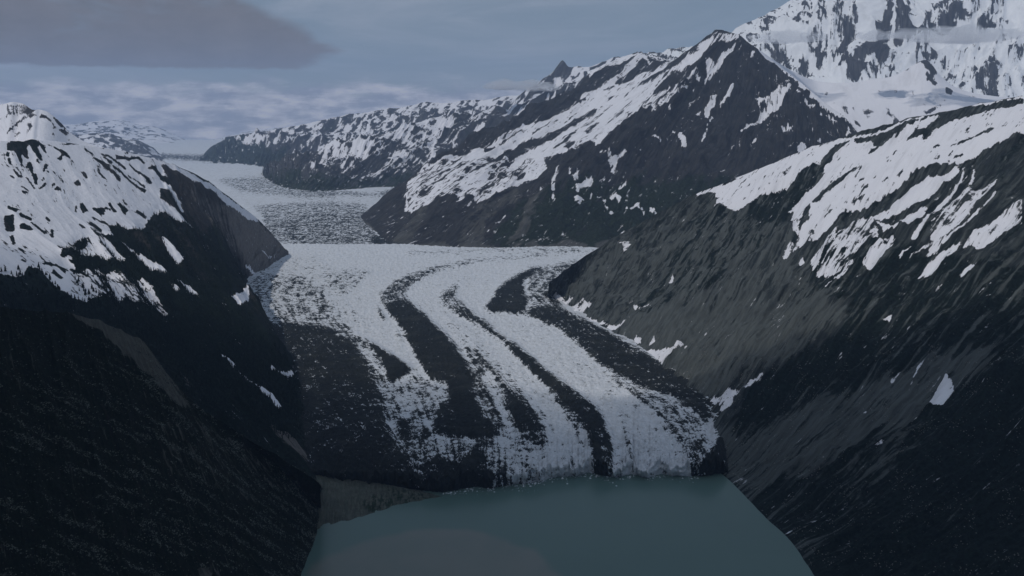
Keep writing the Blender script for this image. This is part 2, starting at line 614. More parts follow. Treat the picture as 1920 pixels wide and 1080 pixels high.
mountain('far_mountain_ridge', 'far jagged ridge streaked with snow ending in a dark headland, with a small dark horn on top', cols, 640, 150, frm, m, v,
         gully=(190, 85), rough=(700, 80), big=(900, 190), seed=21, vert_noise=0.3, crest_amp=0.18, back=(3000, 900), stretch=4.5, warp=0.5, snow_fill=0.15, jit=4, aspect=0.85, streak=0.2)

# ---- nearer ridge of the right valley side
nrm_ = mountain_mat('middle_ridge_rock_and_snow', 36, 150, rock=((0.045, 0.045, 0.048), (0.09, 0.088, 0.085)), amp=0.95)
cols = []
for (x, y, bx, by) in [(497, 318, 488, 326), (505, 308, 496, 334), (520, 303, 506, 341), (560, 288, 518, 348), (600, 276, 532, 353), (650, 262, 550, 357), (700, 248, 572, 359), (750, 238, 598, 359), (800, 222, 630, 357), (850, 214, 668, 355), (900, 206, 710, 352), (950, 200, 760, 351), (1000, 186, 815, 352), (1040, 165, 870, 353), (1080, 148, 930, 355), (1130, 128, 1000, 358), (1200, 105, 1070, 362), (1300, 80, 1150, 366)]:
    base = G(bx, by, -14)
    Yc = base[1] + np.interp(x, [497, 600, 800, 1300], [250, 1500, 2600, 3000])
    top = P(x, y, Yc)
    cols.append([top, 0.66 * top + 0.34 * base + [0, 0, 25], 0.33 * top + 0.67 * base, base])
m = CropMask(0.10)
m.poly(0.50, 560, 292, 700, 240, 850, 200, 1000, 170, 1300, 60, 1300, 300, 820, 300, 740, 318, 640, 312, 590, 318)
m.crop(660, 100, 2.919)
m.poly(0.86, 150, 430, 400, 310, 560, 300, 480, 400, 330, 450, 200, 480, 100, 500)
m.poly(0.9, 700, 300, 880, 220, 1000, 225, 900, 280, 800, 310, 700, 330)
m.poly(0.93, 200, 520, 330, 470, 470, 480, 480, 520, 300, 600, 200, 560)
for st in [(14, 30, 880, 330, 760, 380, 640, 420, 500, 460), (12, 30, 640, 420, 480, 440, 350, 480, 180, 500), (16, 34, 560, 470, 440, 530, 330, 560), (14, 26, 330, 350, 200, 400, 60, 440),
           (18, 40, 1150, 240, 1000, 310, 880, 370, 760, 420)]:
    m.stroke(0.12, *st)
m.poly(0.15, 0, 580, 90, 560, 200, 590, 240, 620, 60, 660, 0, 640)
m.poly(0.55, 0, 650, 130, 610, 260, 600, 330, 570, 300, 640, 120, 690, 0, 690)
m.poly(0.05, 0, 700, 240, 650, 420, 600, 600, 520, 800, 440, 900, 400, 900, 700, 0, 800)
m.crop(0, 0, 1).blur(5)
v = CropMask(0.0)
v.poly(0.6, 440, 320, 560, 318, 700, 330, 800, 310, 800, 400, 440, 400).blur(8)
mountain('snow_streaked_ridge', 'blue-grey ridge with many narrow snow chutes rising right of the far valley ice', cols, 600, 170, nrm_, m, v,
         gully=(135, 62), rough=(600, 50), big=(650, 190), seed=33, vert_noise=0.3, crest_amp=0.6, back=(2500, 700), stretch=4.5, warp=0.5, snow_fill=0.15, jit=4, aspect=0.85, streak=0.2)

# ================================================================== BIG SNOW PEAK
bpm = mountain_mat('high_peak_rock_and_ice', 42, 140, rock=((0.05, 0.052, 0.058), (0.11, 0.11, 0.115)), snow=(0.84, 0.86, 0.9), amp=0.9)
cols = []
for (x, y, bx) in [(1100, 128, 1140), (1150, 116, 1190), (1205, 97, 1240), (1235, 93, 1275), (1270, 84, 1312), (1297, 84, 1345), (1335, 92, 1385), (1378, 55, 1435), (1425, 31, 1485), (1460, 10, 1525), (1482, -4, 1550), (1530, -34, 1585), (1590, -85, 1620), (1660, -150, 1662), (1720, -200, 1700), (1800, -215, 1760), (1890, -180, 1830), (1990, -130, 1920), (2120, -40, 2050), (2350, 60, 2290)]:
    top = P(x, max(y, -62), 12400)
    base = P(bx, 262, 10300)
    a = 0.72 * top + 0.28 * base + [0, -120, 90]
    b = 0.42 * top + 0.58 * base + [0, 0, 0]
    c = 0.2 * top + 0.8 * base + [0, 0, -60]
    cols.append([top, a, b, c, base])
m = CropMask(0.86)
m.poly(0.5, 1150, 80, 1330, 70, 1340, 130, 1150, 130)
m.crop(1330, 0, 3.49)
m.poly(0.25, 330, 190, 360, 150, 430, 105, 440, 130, 400, 200, 340, 205)
m.poly(0.40, 540, 150, 700, 20, 760, 30, 830, 90, 810, 120, 770, 90, 700, 160, 680, 110, 560, 180)
m.poly(0.30, 690, 170, 740, 160, 790, 230, 780, 300, 760, 400, 690, 330, 640, 240)
m.poly(0.05, 700, 240, 780, 260, 775, 300, 740, 330, 700, 310)
m.poly(0.22, 850, 130, 900, 60, 960, 0, 970, 60, 980, 210, 930, 240, 900, 340, 840, 350, 800, 380, 800, 290, 860, 200)
m.poly(0.18, 590, 320, 640, 320, 710, 390, 700, 430, 640, 430, 600, 380)
m.poly(0.5, 380, 300, 500, 290, 620, 470, 520, 430, 420, 390)
m.poly(0.55, 530, 240, 560, 240, 640, 460, 620, 480, 560, 370)
m.poly(0.06, 805, 400, 900, 350, 1000, 300, 1140, 250, 1190, 270, 1170, 400, 1130, 435, 1070, 400, 1010, 420, 1030, 460, 1000, 500, 930, 540, 890, 540, 910, 480, 880, 430)
m.poly(0.85, 900, 350, 1000, 330, 1000, 355, 920, 380)
m.poly(0.12, 1100, 110, 1160, 60, 1200, 0, 1330, 0, 1290, 60, 1300, 130, 1420, 140, 1440, 150, 1420, 190, 1330, 200, 1330, 260, 1215, 350, 1195, 300, 1090, 190)
m.stroke(0.97, 10, 26, 1212, 0, 1208, 90, 1200, 180, 1190, 260, 1195, 340)
m.poly(0.15, 1410, 0, 1560, 0, 1580, 30, 1650, 20, 1710, 90, 1640, 110, 1560, 150, 1430, 130, 1420, 70)
m.poly(0.97, 1300, 60, 1340, 5, 1400, 30, 1425, 90, 1390, 150, 1320, 125)
m.poly(0.5, 1440, 10, 1560, 30, 1540, 110, 1450, 110)
m.poly(0.2, 1750, 110, 1830, 85, 1890, 90, 1890, 120, 1830, 140, 1760, 175)
m.poly(0.45, 1370, 330, 1460, 290, 1600, 300, 1660, 350, 1560, 370, 1500, 340)
m.poly(0.28, 1430, 410, 1560, 390, 1660, 370, 1640, 430, 1520, 490, 1460, 440)
m.poly(0.28, 1690, 480, 1750, 420, 1890, 370, 1890, 660, 1810, 650, 1800, 600, 1740, 560)
m.poly(0.1, 1820, 560, 1890, 480, 1890, 660, 1810, 650)
m.poly(0.1, 1050, 480, 1095, 455, 1100, 480, 1065, 505)
m.crop(0, 0, 1).blur(2, 2)
mountain('glaciated_peak', 'huge snow and ice covered peak with dark rock ribs filling the upper right', cols, 520, 330, bpm, m,
         gully=(330, 130), rough=(520, 120), big=(900, 300), aspect=0.38, seed=47, warp=1.3, islands=0.4, snow_fill=0.35, jit=5, tooth=(34, 80), vert_noise=0.45, crest_amp=0.3, back=(3000, 1200), stretch=2.6, base_fade=0.2)

# ================================================================== SNOW SADDLE in front of it
sdm = mountain_mat('saddle_snow', 70, 160, rock=((0.05, 0.05, 0.055), (0.1, 0.1, 0.1)), amp=0.55, bump=0.5)
cols = []
for (x, y, mx, my, bx, by, Yt) in [(1360, 70, 1370, 90, 1380, 180, 9800), (1405, 82, 1420, 110, 1430, 220, 9900), (1440, 105, 1450, 135, 1470, 270, 10000), (1480, 130, 1490, 160, 1520, 300, 10200),
                               (1525, 150, 1530, 185, 1570, 320, 10600), (1580, 156, 1585, 200, 1620, 330, 10500), (1640, 148, 1645, 200, 1670, 330, 10500),
                               (1672, 143, 1672, 200, 1695, 330, 10500), (1698, 131, 1700, 196, 1725, 330, 10500), (1722, 116, 1730, 190, 1760, 330, 10500), (1742, 114, 1757, 190, 1790, 330, 10500),
                               (1762, 140, 1790, 190, 1820, 330, 10500), (1795, 165, 1820, 195, 1850, 330, 10500),
                               (1850, 178, 1870, 200, 1910, 330, 10500), (1920, 182, 1930, 205, 1970, 330, 10500), (2100, 170, 2100, 215, 2120, 320, 10000)]:
    cols.append([P(x, y, Yt - 600), P(mx, my, Yt - 1000), P(0.5 * (mx + bx), 0.5 * (my + by), Yt - 1300), P(bx, by, Yt - 1900)])
m = CropMask(0.97)
m.crop(1330, 0, 3.49)
m.poly(0.12, 1270, 400, 1350, 370, 1420, 380, 1500, 470, 1470, 490, 1420, 440, 1350, 410, 1290, 450)
m.poly(0.0, 1420, 470, 1460, 480, 1490, 560, 1430, 540)
m.poly(0.05, 1530, 590, 1570, 560, 1605, 630, 1560, 625)
m.stroke(0.1, 6, 18, 1160, 735, 1200, 770, 1250, 820)
m.poly(0.05, 1190, 800, 1220, 780, 1250, 820, 1200, 830)
m.stroke(0.1, 8, 26, 1600, 635, 1540, 670, 1480, 705, 1420, 735)
m.poly(0.1, 930, 785, 975, 790, 1015, 840, 975, 830)
m.poly(0.1, 1450, 590, 1480, 590, 1510, 630, 1470, 615)
m.stroke(0.1, 16, 16, 1310, 590, 1325, 600)
m.poly(0.6, 800, 680, 1050, 700, 1200, 720, 1000, 790, 900, 760)
m.poly(0.6, 640, 570, 780, 600, 770, 620, 700, 600)
m.crop(0, 0, 1).blur(3)
mountain('snow_saddle', 'smooth white snow saddle with a small rocky knob below the high peak', cols, 330, 190, sdm, m,
         gully=(420, 20), rough=(300, 16), seed=52, snow_fill=0.6, jit=4, vert_noise=0.25, crest_amp=0.5, back=(900, 400))

# ================================================================== DARK PYRAMID PEAK
pym = mountain_mat('pyramid_rock_and_snow', 22, 120, rock=((0.024, 0.025, 0.029), (0.060, 0.059, 0.059)), veg=(0.018, 0.026, 0.018),
                   scree=(0.105, 0.105, 0.1), amp=0.9)
cols = [
    col((1125, 124, 9900), (1030, 186, 9200), (920, 236, 8400), (800, 306, 7600), g=(672, 404)),
    col((1160, 108, 9850), (1060, 180, 9100), (950, 240, 8200), (815, 320, 7300), g=(676, 412)),
    col((1198, 97, 9800), (1090, 180, 9000), (960, 262, 8000), (835, 338, 7000), g=(690, 430)),
    col((1232, 112, 9600), (1120, 200, 8700), (990, 288, 7700), (860, 365, 6700), g=(715, 450)),
    col((1262, 112, 9200), (1160, 200, 8400), (1030, 300, 7400), (900, 380, 6500), g=(765, 461)),
    col((1300, 86, 8900), (1205, 190, 8000), (1080, 290, 7100), (950, 385, 6300), g=(840, 464)),
    col((1342, 58, 8600), (1240, 190, 7600), (1130, 296, 6900), (1035, 385, 6200), g=(945, 466)),
    col((1368, 57, 8550), (1290, 190, 7700), (1200, 310, 7000), (1120, 395, 6300), g=(1020, 466)),
    col((1402, 76, 8500), (1360, 200, 7750), (1280, 320, 7000), (1200, 400, 6300), g=(1090, 466)),
    col((1442, 112, 8400), (1430, 215, 7750), (1370, 330, 7000), (1290, 410, 6300), g=(1170, 468)),
    col((1500, 153, 8150), (1478, 250, 7400), (1460, 340, 6900), (1390, 420, 6300), g=(1270, 470)),
    col((1560, 202, 7950), (1560, 280, 7500), (1550, 350, 7000), (1500, 430, 6400), g=(1400, 474)),
    col((1625, 248, 7750), (1640, 310, 7400), (1650, 370, 7000), (1640, 440, 6500), g=(1560, 476)),
    col((1720, 300, 7500), (1740, 350, 7200), (1760, 400, 6900), (1760, 450, 6600), g=(1720, 480)),
]
m = CropMask(0.0)
m.crop(660, 100, 2.919)
# the snowy left ramp
m.poly(0.97, 1340, 20, 1520, 0, 1600, 0, 1650, 60, 1640, 100, 1700, 60, 1800, -10, 1900, -60, 2000, -110, 1990, -60, 1880, 20, 1760, 110, 1660, 200, 1610, 290,
       1530, 320, 1460, 400, 1350, 500, 1320, 480, 1250, 500, 1160, 580, 1090, 610, 1050, 650, 960, 680, 860, 740, 780, 780, 690, 795, 640, 790,
       560, 830, 600, 770, 500, 790, 390, 840, 330, 860, 290, 830, 290, 760, 380, 620, 560, 550, 700, 500, 900, 400, 1120, 290, 1260, 200)
m.poly(0.0, 1180, 200, 1290, 130, 1440, 60, 1500, 25, 1560, 5, 1530, 40, 1440, 120, 1330, 200, 1200, 270, 1100, 330, 900, 400, 700, 490, 560, 550, 480, 560, 700, 440, 900, 340, 1000, 300)
m.poly(0.06, 1450, 120, 1530, 80, 1590, 20, 1660, 60, 1640, 95, 1560, 120, 1480, 165, 1440, 160)
m.poly(0.05, 1570, 165, 1680, 90, 1700, 100, 1640, 150, 1560, 185)
m.poly(0.05, 1720, 60, 1800, 0, 1890, -70, 1900, -110, 1960, -120, 1880, -20, 1790, 50, 1700, 110)
for st in [(30, 46, 1330, 310, 1250, 350, 1160, 410, 1060, 460), (40, 46, 1100, 435, 1000, 490, 900, 530, 790, 580), (36, 60, 780, 570, 700, 600, 640, 640),
           (14, 20, 1190, 290, 1090, 340, 1000, 385), (20, 30, 1350, 370, 1280, 430), (16, 30, 940, 415, 860, 455, 780, 500, 720, 520), (22, 36, 1220, 480, 1170, 500),
           (30, 50, 1190, 540, 1060, 600), (30, 50, 990, 570, 900, 640, 850, 660), (36, 60, 850, 640, 760, 690, 700, 730), (30, 34, 590, 690, 570, 760),
           (20, 30, 560, 590, 470, 640), (14, 24, 430, 625, 380, 660), (20, 24, 470, 730, 400, 770), (14, 14, 1280, 250, 1180, 300), (12, 16, 1440, 170, 1380, 200)]:
    m.stroke(0.12, *st)
m.poly(0.64, 300, 820, 300, 700, 380, 620, 640, 560, 900, 600, 1000, 640, 780, 760, 620, 780, 500, 770, 330, 860)
m.stroke(0.25, 40, 60, 850, 640, 700, 730)
m.stroke(0.25, 40, 60, 990, 570, 880, 660)
m.poly(0.9, 590, 690, 740, 640, 760, 700, 660, 760, 600, 740)
m.poly(0.8, 690, 780, 780, 740, 800, 760, 700, 800)
# chutes and patches on the dark face
for pl in [(1330, 540, 1400, 510, 1430, 560, 1490, 520, 1500, 535, 1450, 580, 1430, 620, 1415, 580, 1385, 530),
           (1185, 610, 1215, 660, 1245, 615, 1235, 700, 1310, 640, 1315, 690, 1250, 720, 1240, 740, 1185, 650),
           (1060, 630, 1095, 670, 1150, 610, 1140, 640, 1070, 720, 1095, 680), (1335, 740, 1375, 760, 1390, 820, 1440, 850, 1435, 870, 1390, 830, 1345, 770),
           (1420, 750, 1475, 775, 1465, 805, 1440, 780, 1410, 770), (1215, 780, 1240, 750, 1270, 780, 1250, 805, 1220, 800), (1285, 780, 1320, 740, 1310, 760),
           (1500, 825, 1560, 820, 1605, 850, 1600, 880, 1560, 860, 1520, 890), (1615, 820, 1680, 865, 1640, 860), (1030, 705, 1040, 705, 1036, 750, 1028, 740),
           (1460, 715, 1505, 690, 1500, 715), (1090, 740, 1115, 720, 1110, 780, 1095, 775), (1545, 480, 1555, 480, 1555, 495, 1545, 495)]:
    m.poly(0.85, *pl)
m.crop(1000, 60, 2.634)
for pl in [(500, 370, 620, 340, 600, 390, 560, 400), (670, 245, 695, 260, 690, 285, 670, 275), (850, 130, 870, 120, 900, 150, 930, 100, 960, 80, 1010, 50, 990, 80, 900, 180, 840, 240, 860, 190),
           (790, 190, 815, 200, 830, 240, 810, 240), (610, 300, 640, 320, 620, 370, 600, 340), (845, 370, 875, 300, 910, 305, 880, 370, 860, 405),
           (905, 405, 930, 340, 1000, 255, 990, 300, 930, 370), (1100, 440, 1120, 390, 1105, 305, 1150, 300, 1240, 235, 1290, 250, 1270, 280, 1210, 350, 1130, 420),
           (1070, 445, 1110, 440, 1050, 490, 1020, 500), (885, 400, 890, 410, 855, 500, 850, 530, 825, 555, 840, 510), (740, 400, 745, 400, 720, 480, 760, 540, 755, 570, 735, 560, 715, 490),
           (665, 370, 680, 350, 670, 420), (1220, 480, 1255, 450, 1285, 460, 1270, 475, 1235, 495), (1065, 545, 1080, 525, 1115, 500, 1085, 540), (585, 500, 600, 500, 655, 560, 650, 575, 625, 550),
           (1300, 570, 1320, 525, 1350, 550, 1310, 585), (1400, 530, 1420, 530, 1420, 550), (1545, 500, 1555, 460, 1570, 500), (1165, 590, 1175, 570, 1170, 590),
           (680, 460, 700, 480, 705, 490, 690, 480), (1065, 140, 1080, 90, 1100, 90, 1090, 120), (630, 570, 650, 555, 655, 575), (1310, 380, 1330, 365, 1320, 385)]:
    m.poly(0.85, *pl)
m.poly(0.6, 870, 0, 1010, 5, 1020, 30, 960, 50, 900, 30)
m.poly(0.6, 520, 360, 700, 240, 800, 170, 820, 200, 740, 290, 640, 350, 570, 400)
m.poly(0.95, 1000, 0, 1030, 20, 1110, 60, 1200, 150, 1290, 250, 1340, 290, 1460, 390, 1560, 455, 1640, 500, 1660, 500, 1400, 250, 1200, 100, 1050, -10)
m.stroke(0.12, 8, 26, 1130, 120, 1210, 195, 1280, 240, 1330, 290, 1366, 292)
m.stroke(0.6, 10, 14, 1300, 280, 1350, 340, 1420, 390, 1500, 440)
m.crop(0, 0, 1).blur(1, 1)
v = CropMask(0.15)
v.poly(0.75, 900, 466, 960, 380, 1100, 330, 1400, 330, 1500, 470, 1000, 480)
v.blur(14)
sc = CropMask(0.12)
for p in [(60, 20, 960, 340, 900, 400, 860, 462), (20, 30, 1010, 350, 980, 420, 960, 466), (14, 40, 800, 380, 770, 430, 750, 464), (20, 50, 905, 420, 880, 466, 860, 470)]:
    sc.stroke(0.55, *p)
sc.poly(0.95, 680, 412, 700, 425, 712, 448, 700, 452, 685, 440, 660, 410)
sc.poly(0.95, 745, 455, 765, 440, 754, 430, 735, 448)
sc.poly(0.9, 780, 460, 830, 452, 850, 462, 850, 472, 780, 472)
for p in [(980, 462, 1003, 436, 1010, 458, 1030, 464), (1020, 462, 1060, 445, 1090, 455, 1110, 466, 1020, 470), (870, 463, 900, 455, 930, 462, 930, 470, 870, 470), (1120, 460, 1140, 448, 1160, 470, 1110, 470)]:
    sc.poly(0.95, *p)
sc.blur(3)
mountain('pyramid_peak', 'dark pyramid shaped mountain with a long snow streaked ramp falling to the left', cols, 700, 380, pym, m, v, sc,
         gully=(330, 90), rough=(300, 42), tooth=(24, 60), jit=2.2, seed=60, warp=0.6, islands=0.75, vert_noise=0.42, crest_amp=0.3, back=(700, 400), base_fade=0.15, stretch=3.4)

# ================================================================== RIGHT SLOPE
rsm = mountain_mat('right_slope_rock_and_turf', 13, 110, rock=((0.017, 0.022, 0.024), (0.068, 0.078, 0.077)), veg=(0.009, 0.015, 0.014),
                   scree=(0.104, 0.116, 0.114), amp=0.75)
cols = []
_pairs = [((1030, 527), (1013, 548), 0), ((1075, 494), (1030, 560), 0), ((1120, 465), (1045, 568), 0), ((1230, 400), (1070, 583), 0), ((1335, 352), (1100, 602), 0), ((1420, 318), (1150, 632), 0),
          ((1500, 285), (1218, 685), 0), ((1600, 250), (1265, 728), 0), ((1700, 224), (1312, 770), 0), ((1820, 197), (1330, 820), 0), ((1960, 168), (1345, 888), 1), ((2100, 145), (1385, 925), 1),
          ((2280, 110), (1432, 975), 1), ((2480, 80), (1478, 1020), 1), ((2700, 40), (1520, 1085), 1), ((2950, 0), (1590, 1200), 1), ((3200, -60), (1700, 1450), 1)]
for (cx, cy), (bx, by), lk in _pairs:
    top = P(cx, cy, np.interp(cx, [1030, 1120, 1420, 1600, 1820, 1960, 2200, 2500, 2900, 3200], [4230, 4350, 4300, 4150, 3870, 3650, 3350, 3050, 2700, 2450]))
    bot = L(bx, by, -3) if lk else G(bx, by, -14)
    hgt = top[2] - bot[2]
    sag = np.interp(bx, [1100, 1330, 1520], [0.0, 0.02, 0.10])
    c_ = [top]
    for q, s_ in ((0.28, 0.7), (0.55, 1.0), (0.8, 0.75)):
        p_ = top * (1 - q) + bot * q
        p_[2] -= sag * hgt * s_
        c_.append(p_)
    cols.append(c_ + [bot])
m = CropMask(0.0)
m.crop(1300, 180, 3)
m.poly(0.97, 0, 580, 40, 540, 120, 505, 125, 480, 230, 420, 400, 370, 560, 320, 700, 270, 900, 220, 1000, 205, 1130, 160, 1250, 130, 1330, 100, 1500, 60, 1700, 25, 2000, -40, 2600, -120,
       2600, 100, 1980, 130, 1712, 225, 1640, 255, 1560, 310, 1480, 360, 1400, 380, 1250, 385, 1200, 440, 1110, 500, 1060, 540, 1000, 580, 880, 610, 830, 670, 800, 690, 740, 740, 640, 770, 560, 760,
       540, 690, 560, 640, 540, 610, 600, 560, 680, 490, 720, 430, 740, 370, 640, 390, 560, 450, 470, 500, 380, 530, 320, 580, 230, 620, 105, 645, 130, 590, 120, 530)
for p in [(1310, 100, 1500, 60, 1650, 50, 1715, 30, 1850, 0, 1850, 40, 1715, 60, 1600, 95, 1470, 130, 1400, 160, 1300, 220, 1200, 250, 1210, 210, 1290, 120),
          (900, 240, 1000, 215, 1130, 175, 1270, 130, 1200, 200, 1130, 250, 1130, 215, 1060, 260, 1000, 320, 985, 310, 1030, 260, 1000, 240, 960, 260, 920, 270),
          (800, 280, 900, 235, 860, 270, 800, 310, 780, 350, 740, 380, 740, 430, 700, 480, 640, 530, 600, 540, 680, 460, 720, 400, 725, 350, 760, 310),
          (1430, 280, 1530, 230, 1690, 170, 1690, 180, 1600, 215, 1480, 270), (1350, 270, 1390, 258, 1390, 270, 1360, 285), (1460, 330, 1520, 300, 1520, 310, 1470, 340),
          (660, 610, 700, 570, 790, 490, 840, 445, 950, 360, 900, 410, 830, 480, 740, 550, 680, 605), (440, 380, 530, 345, 500, 362), (180, 480, 260, 460, 180, 500, 150, 510),
          (1340, 140, 1400, 100, 1385, 110, 1330, 155), (920, 470, 960, 450, 960, 465), (1000, 460, 1030, 435, 1020, 455), (1045, 490, 1140, 410, 1100, 450),
          (960, 500, 1000, 485, 980, 505), (620, 650, 655, 610, 650, 680, 600, 740, 590, 770, 600, 700), (540, 640, 575, 620, 545, 690), (860, 600, 980, 530, 960, 550)]:
    m.poly(0.05, *p)
m.poly(0.95, 1130, 250, 1200, 170, 1300, 130, 1320, 110, 1400, 100, 1380, 120, 1340, 150, 1330, 170, 1260, 190, 1190, 240, 1150, 255)
# lower, broken snow
m.poly(0.62, 660, 860, 740, 780, 800, 720, 900, 660, 1000, 640, 1040, 700, 1050, 750, 980, 790, 930, 830, 890, 850, 880, 910, 800, 960, 700, 950, 670, 900)
m.poly(0.95, 1000, 650, 1120, 560, 1250, 470, 1400, 430, 1480, 370, 1500, 380, 1400, 480, 1320, 560, 1200, 620, 1100, 660, 1180, 690, 1290, 610, 1320, 620, 1300, 670, 1210, 740, 1100, 720, 1060, 680)
m.poly(0.05, 1220, 400, 1300, 385, 1400, 385, 1420, 420, 1300, 450, 1230, 470, 1190, 490, 1160, 500, 1200, 450)
m.poly(0.05, 1020, 660, 1120, 620, 1200, 590, 1330, 540, 1370, 500, 1400, 490, 1300, 590, 1180, 640, 1100, 665)
m.poly(0.05, 790, 690, 860, 630, 960, 610, 1040, 620, 1110, 550, 1110, 580, 1000, 645, 870, 700, 830, 710)
for p in [(8, 30, 1530, 350, 1500, 440, 1440, 530, 1350, 640, 1240, 800), (8, 24, 1590, 345, 1570, 430, 1520, 540, 1440, 620), (10, 36, 1710, 430, 1620, 520, 1540, 620, 1440, 730, 1340, 830),
          (8, 26, 1705, 540, 1620, 620, 1500, 730, 1400, 780), (6, 14, 1400, 760, 1310, 810, 1210, 900), (10, 20, 1560, 520, 1480, 620, 1400, 720, 1320, 860), (6, 12, 1220, 840, 1150, 915),
          (8, 20, 1560, 470, 1480, 560, 1400, 650)]:
    m.stroke(0.85, *p)
m.poly(0.6, 1350, 640, 1450, 560, 1560, 520, 1700, 440, 1700, 480, 1600, 600, 1480, 720, 1350, 810, 1330, 760)
m.poly(0.8, 1050, 780, 1110, 800, 1140, 810, 1090, 880, 1010, 965, 1000, 940, 950, 900, 980, 850)
m.poly(0.2, 1070, 800, 1110, 800, 1080, 830)
m.poly(0.78, 1260, 980, 1300, 920, 1400, 850, 1500, 810, 1600, 750, 1710, 690, 1850, 620, 1850, 730, 1710, 790, 1620, 840, 1560, 820, 1450, 870, 1350, 940)
m.poly(0.8, 1490, 1000, 1560, 930, 1590, 950, 1520, 990)
m.poly(0.75, 740, 1040, 800, 990, 890, 900, 900, 910, 830, 1000, 760, 1050)
m.poly(0.85, 590, 900, 620, 840, 630, 870, 600, 905)
m.poly(0.7, 540, 800, 600, 770, 660, 740, 740, 740, 620, 800, 510, 870, 500, 850)
m.poly(0.75, 0, 590, 130, 515, 110, 530, 20, 590)
m.poly(0.55, 180, 440, 300, 400, 300, 410, 200, 460)
m.crop(0, 0, 1)
for p in [(1300, 755, 1350, 735, 1400, 712, 1455, 692, 1420, 715, 1380, 735, 1360, 770, 1345, 755), (1740, 745, 1760, 715, 1778, 695, 1790, 730, 1770, 755, 1745, 755),
          (1022, 556, 1048, 546, 1060, 552, 1040, 566), (1060, 574, 1085, 560, 1110, 560, 1080, 586), (1085, 596, 1118, 598, 1140, 606, 1110, 612), (1130, 612, 1175, 600, 1160, 612), (1200, 655, 1240, 650, 1262, 662, 1240, 684, 1225, 676), (1190, 622, 1202, 630, 1200, 642, 1190, 636), (1215, 640, 1228, 618, 1228, 635), (1200, 650, 1240, 650, 1290, 640, 1270, 655, 1240, 675, 1215, 660),
          (1020, 545, 1050, 550, 1040, 562), (1040, 555, 1075, 560, 1055, 572), (1065, 572, 1100, 565, 1085, 585), (1080, 590, 1130, 605, 1110, 605), (1130, 608, 1190, 596, 1150, 610),
          (1655, 575, 1678, 568, 1670, 580), (1720, 690, 1735, 680, 1700, 735), (1690, 750, 1722, 730, 1700, 745), (1620, 850, 1675, 818, 1650, 838), (1185, 580, 1225, 560, 1190, 585),
          (1840, 725, 1850, 715, 1836, 735), (1645, 765, 1610, 778, 1620, 770), (1840, 575, 1870, 555, 1850, 572), (1155, 465, 1175, 450, 1190, 455, 1170, 470),
          (1667, 715, 1697, 682, 1675, 715), (1255, 525, 1265, 500, 1262, 520)]:
    m.poly(0.85, *p)
m.blur(1, 1)
v = CropMask(0.32)
v.poly(0.85, 1380, 800, 1400, 720, 1500, 660, 1620, 590, 1700, 560, 2300, 420, 2300, 1400, 1300, 1400, 1300, 900)
v.poly(0.8, 1350, 346, 1500, 285, 1560, 300, 1500, 380, 1400, 480, 1250, 600, 1180, 600, 1250, 480)
v.poly(0.75, 1480, 560, 1560, 420, 1900, 500, 1900, 620, 1600, 600)
v.poly(0.12, 1240, 650, 1330, 560, 1450, 540, 1600, 560, 1560, 620, 1400, 690, 1330, 730)
v.poly(0.95, 1340, 700, 1410, 650, 1430, 652, 1400, 690, 1360, 720)
v.poly(0.95, 1380, 790, 1400, 730, 1460, 700, 1600, 610, 1615, 580, 1640, 600, 1560, 690, 1440, 780, 1390, 800)
v.poly(1.0, 1500, 1080, 1560, 1010, 1700, 900, 1870, 690, 2000, 600, 2300, 600, 2300, 1400, 1500, 1400)
v.blur(3)
sc = CropMask(0.32)
sc.poly(0.55, 1040, 540, 1340, 360, 1480, 420, 1560, 540, 1400, 680, 1250, 720, 1100, 610)
sc.poly(0.8, 1150, 600, 1300, 560, 1400, 540, 1560, 560, 1600, 580, 1420, 690, 1330, 740, 1230, 680)
sc.poly(0.7, 1330, 800, 1400, 820, 1500, 760, 1700, 690, 1860, 640, 1860, 700, 1600, 830, 1400, 920, 1340, 880)
sc.stroke(0.9, 10, 14, 1180, 440, 1120, 510, 1060, 545)
sc.poly(0.0, 1380, 790, 1400, 730, 1460, 700, 1600, 610, 1640, 600, 1560, 690, 1440, 780, 1390, 800)
sc.poly(0.0, 1500, 1080, 1560, 1010, 1700, 900, 1870, 690, 2300, 600, 2300, 1400, 1500, 1400)
sc.blur(10)


def c_auto(V):
    return sstep(V[..., 2], 620, 760) * 0.8 + 0.05


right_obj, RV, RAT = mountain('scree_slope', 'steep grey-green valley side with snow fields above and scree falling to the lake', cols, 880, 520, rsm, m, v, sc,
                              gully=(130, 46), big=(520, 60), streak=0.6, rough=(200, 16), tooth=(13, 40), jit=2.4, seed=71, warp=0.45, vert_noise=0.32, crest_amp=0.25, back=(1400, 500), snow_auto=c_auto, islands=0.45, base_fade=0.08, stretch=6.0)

# ================================================================== LEFT SNOWY MOUNTAIN
lfm = mountain_mat('left_mountain_rock_and_snow', 11, 70, rock=((0.028, 0.027, 0.028), (0.066, 0.062, 0.060)), veg=(0.008, 0.014, 0.012),
                   scree=(0.19, 0.175, 0.165), amp=0.8)
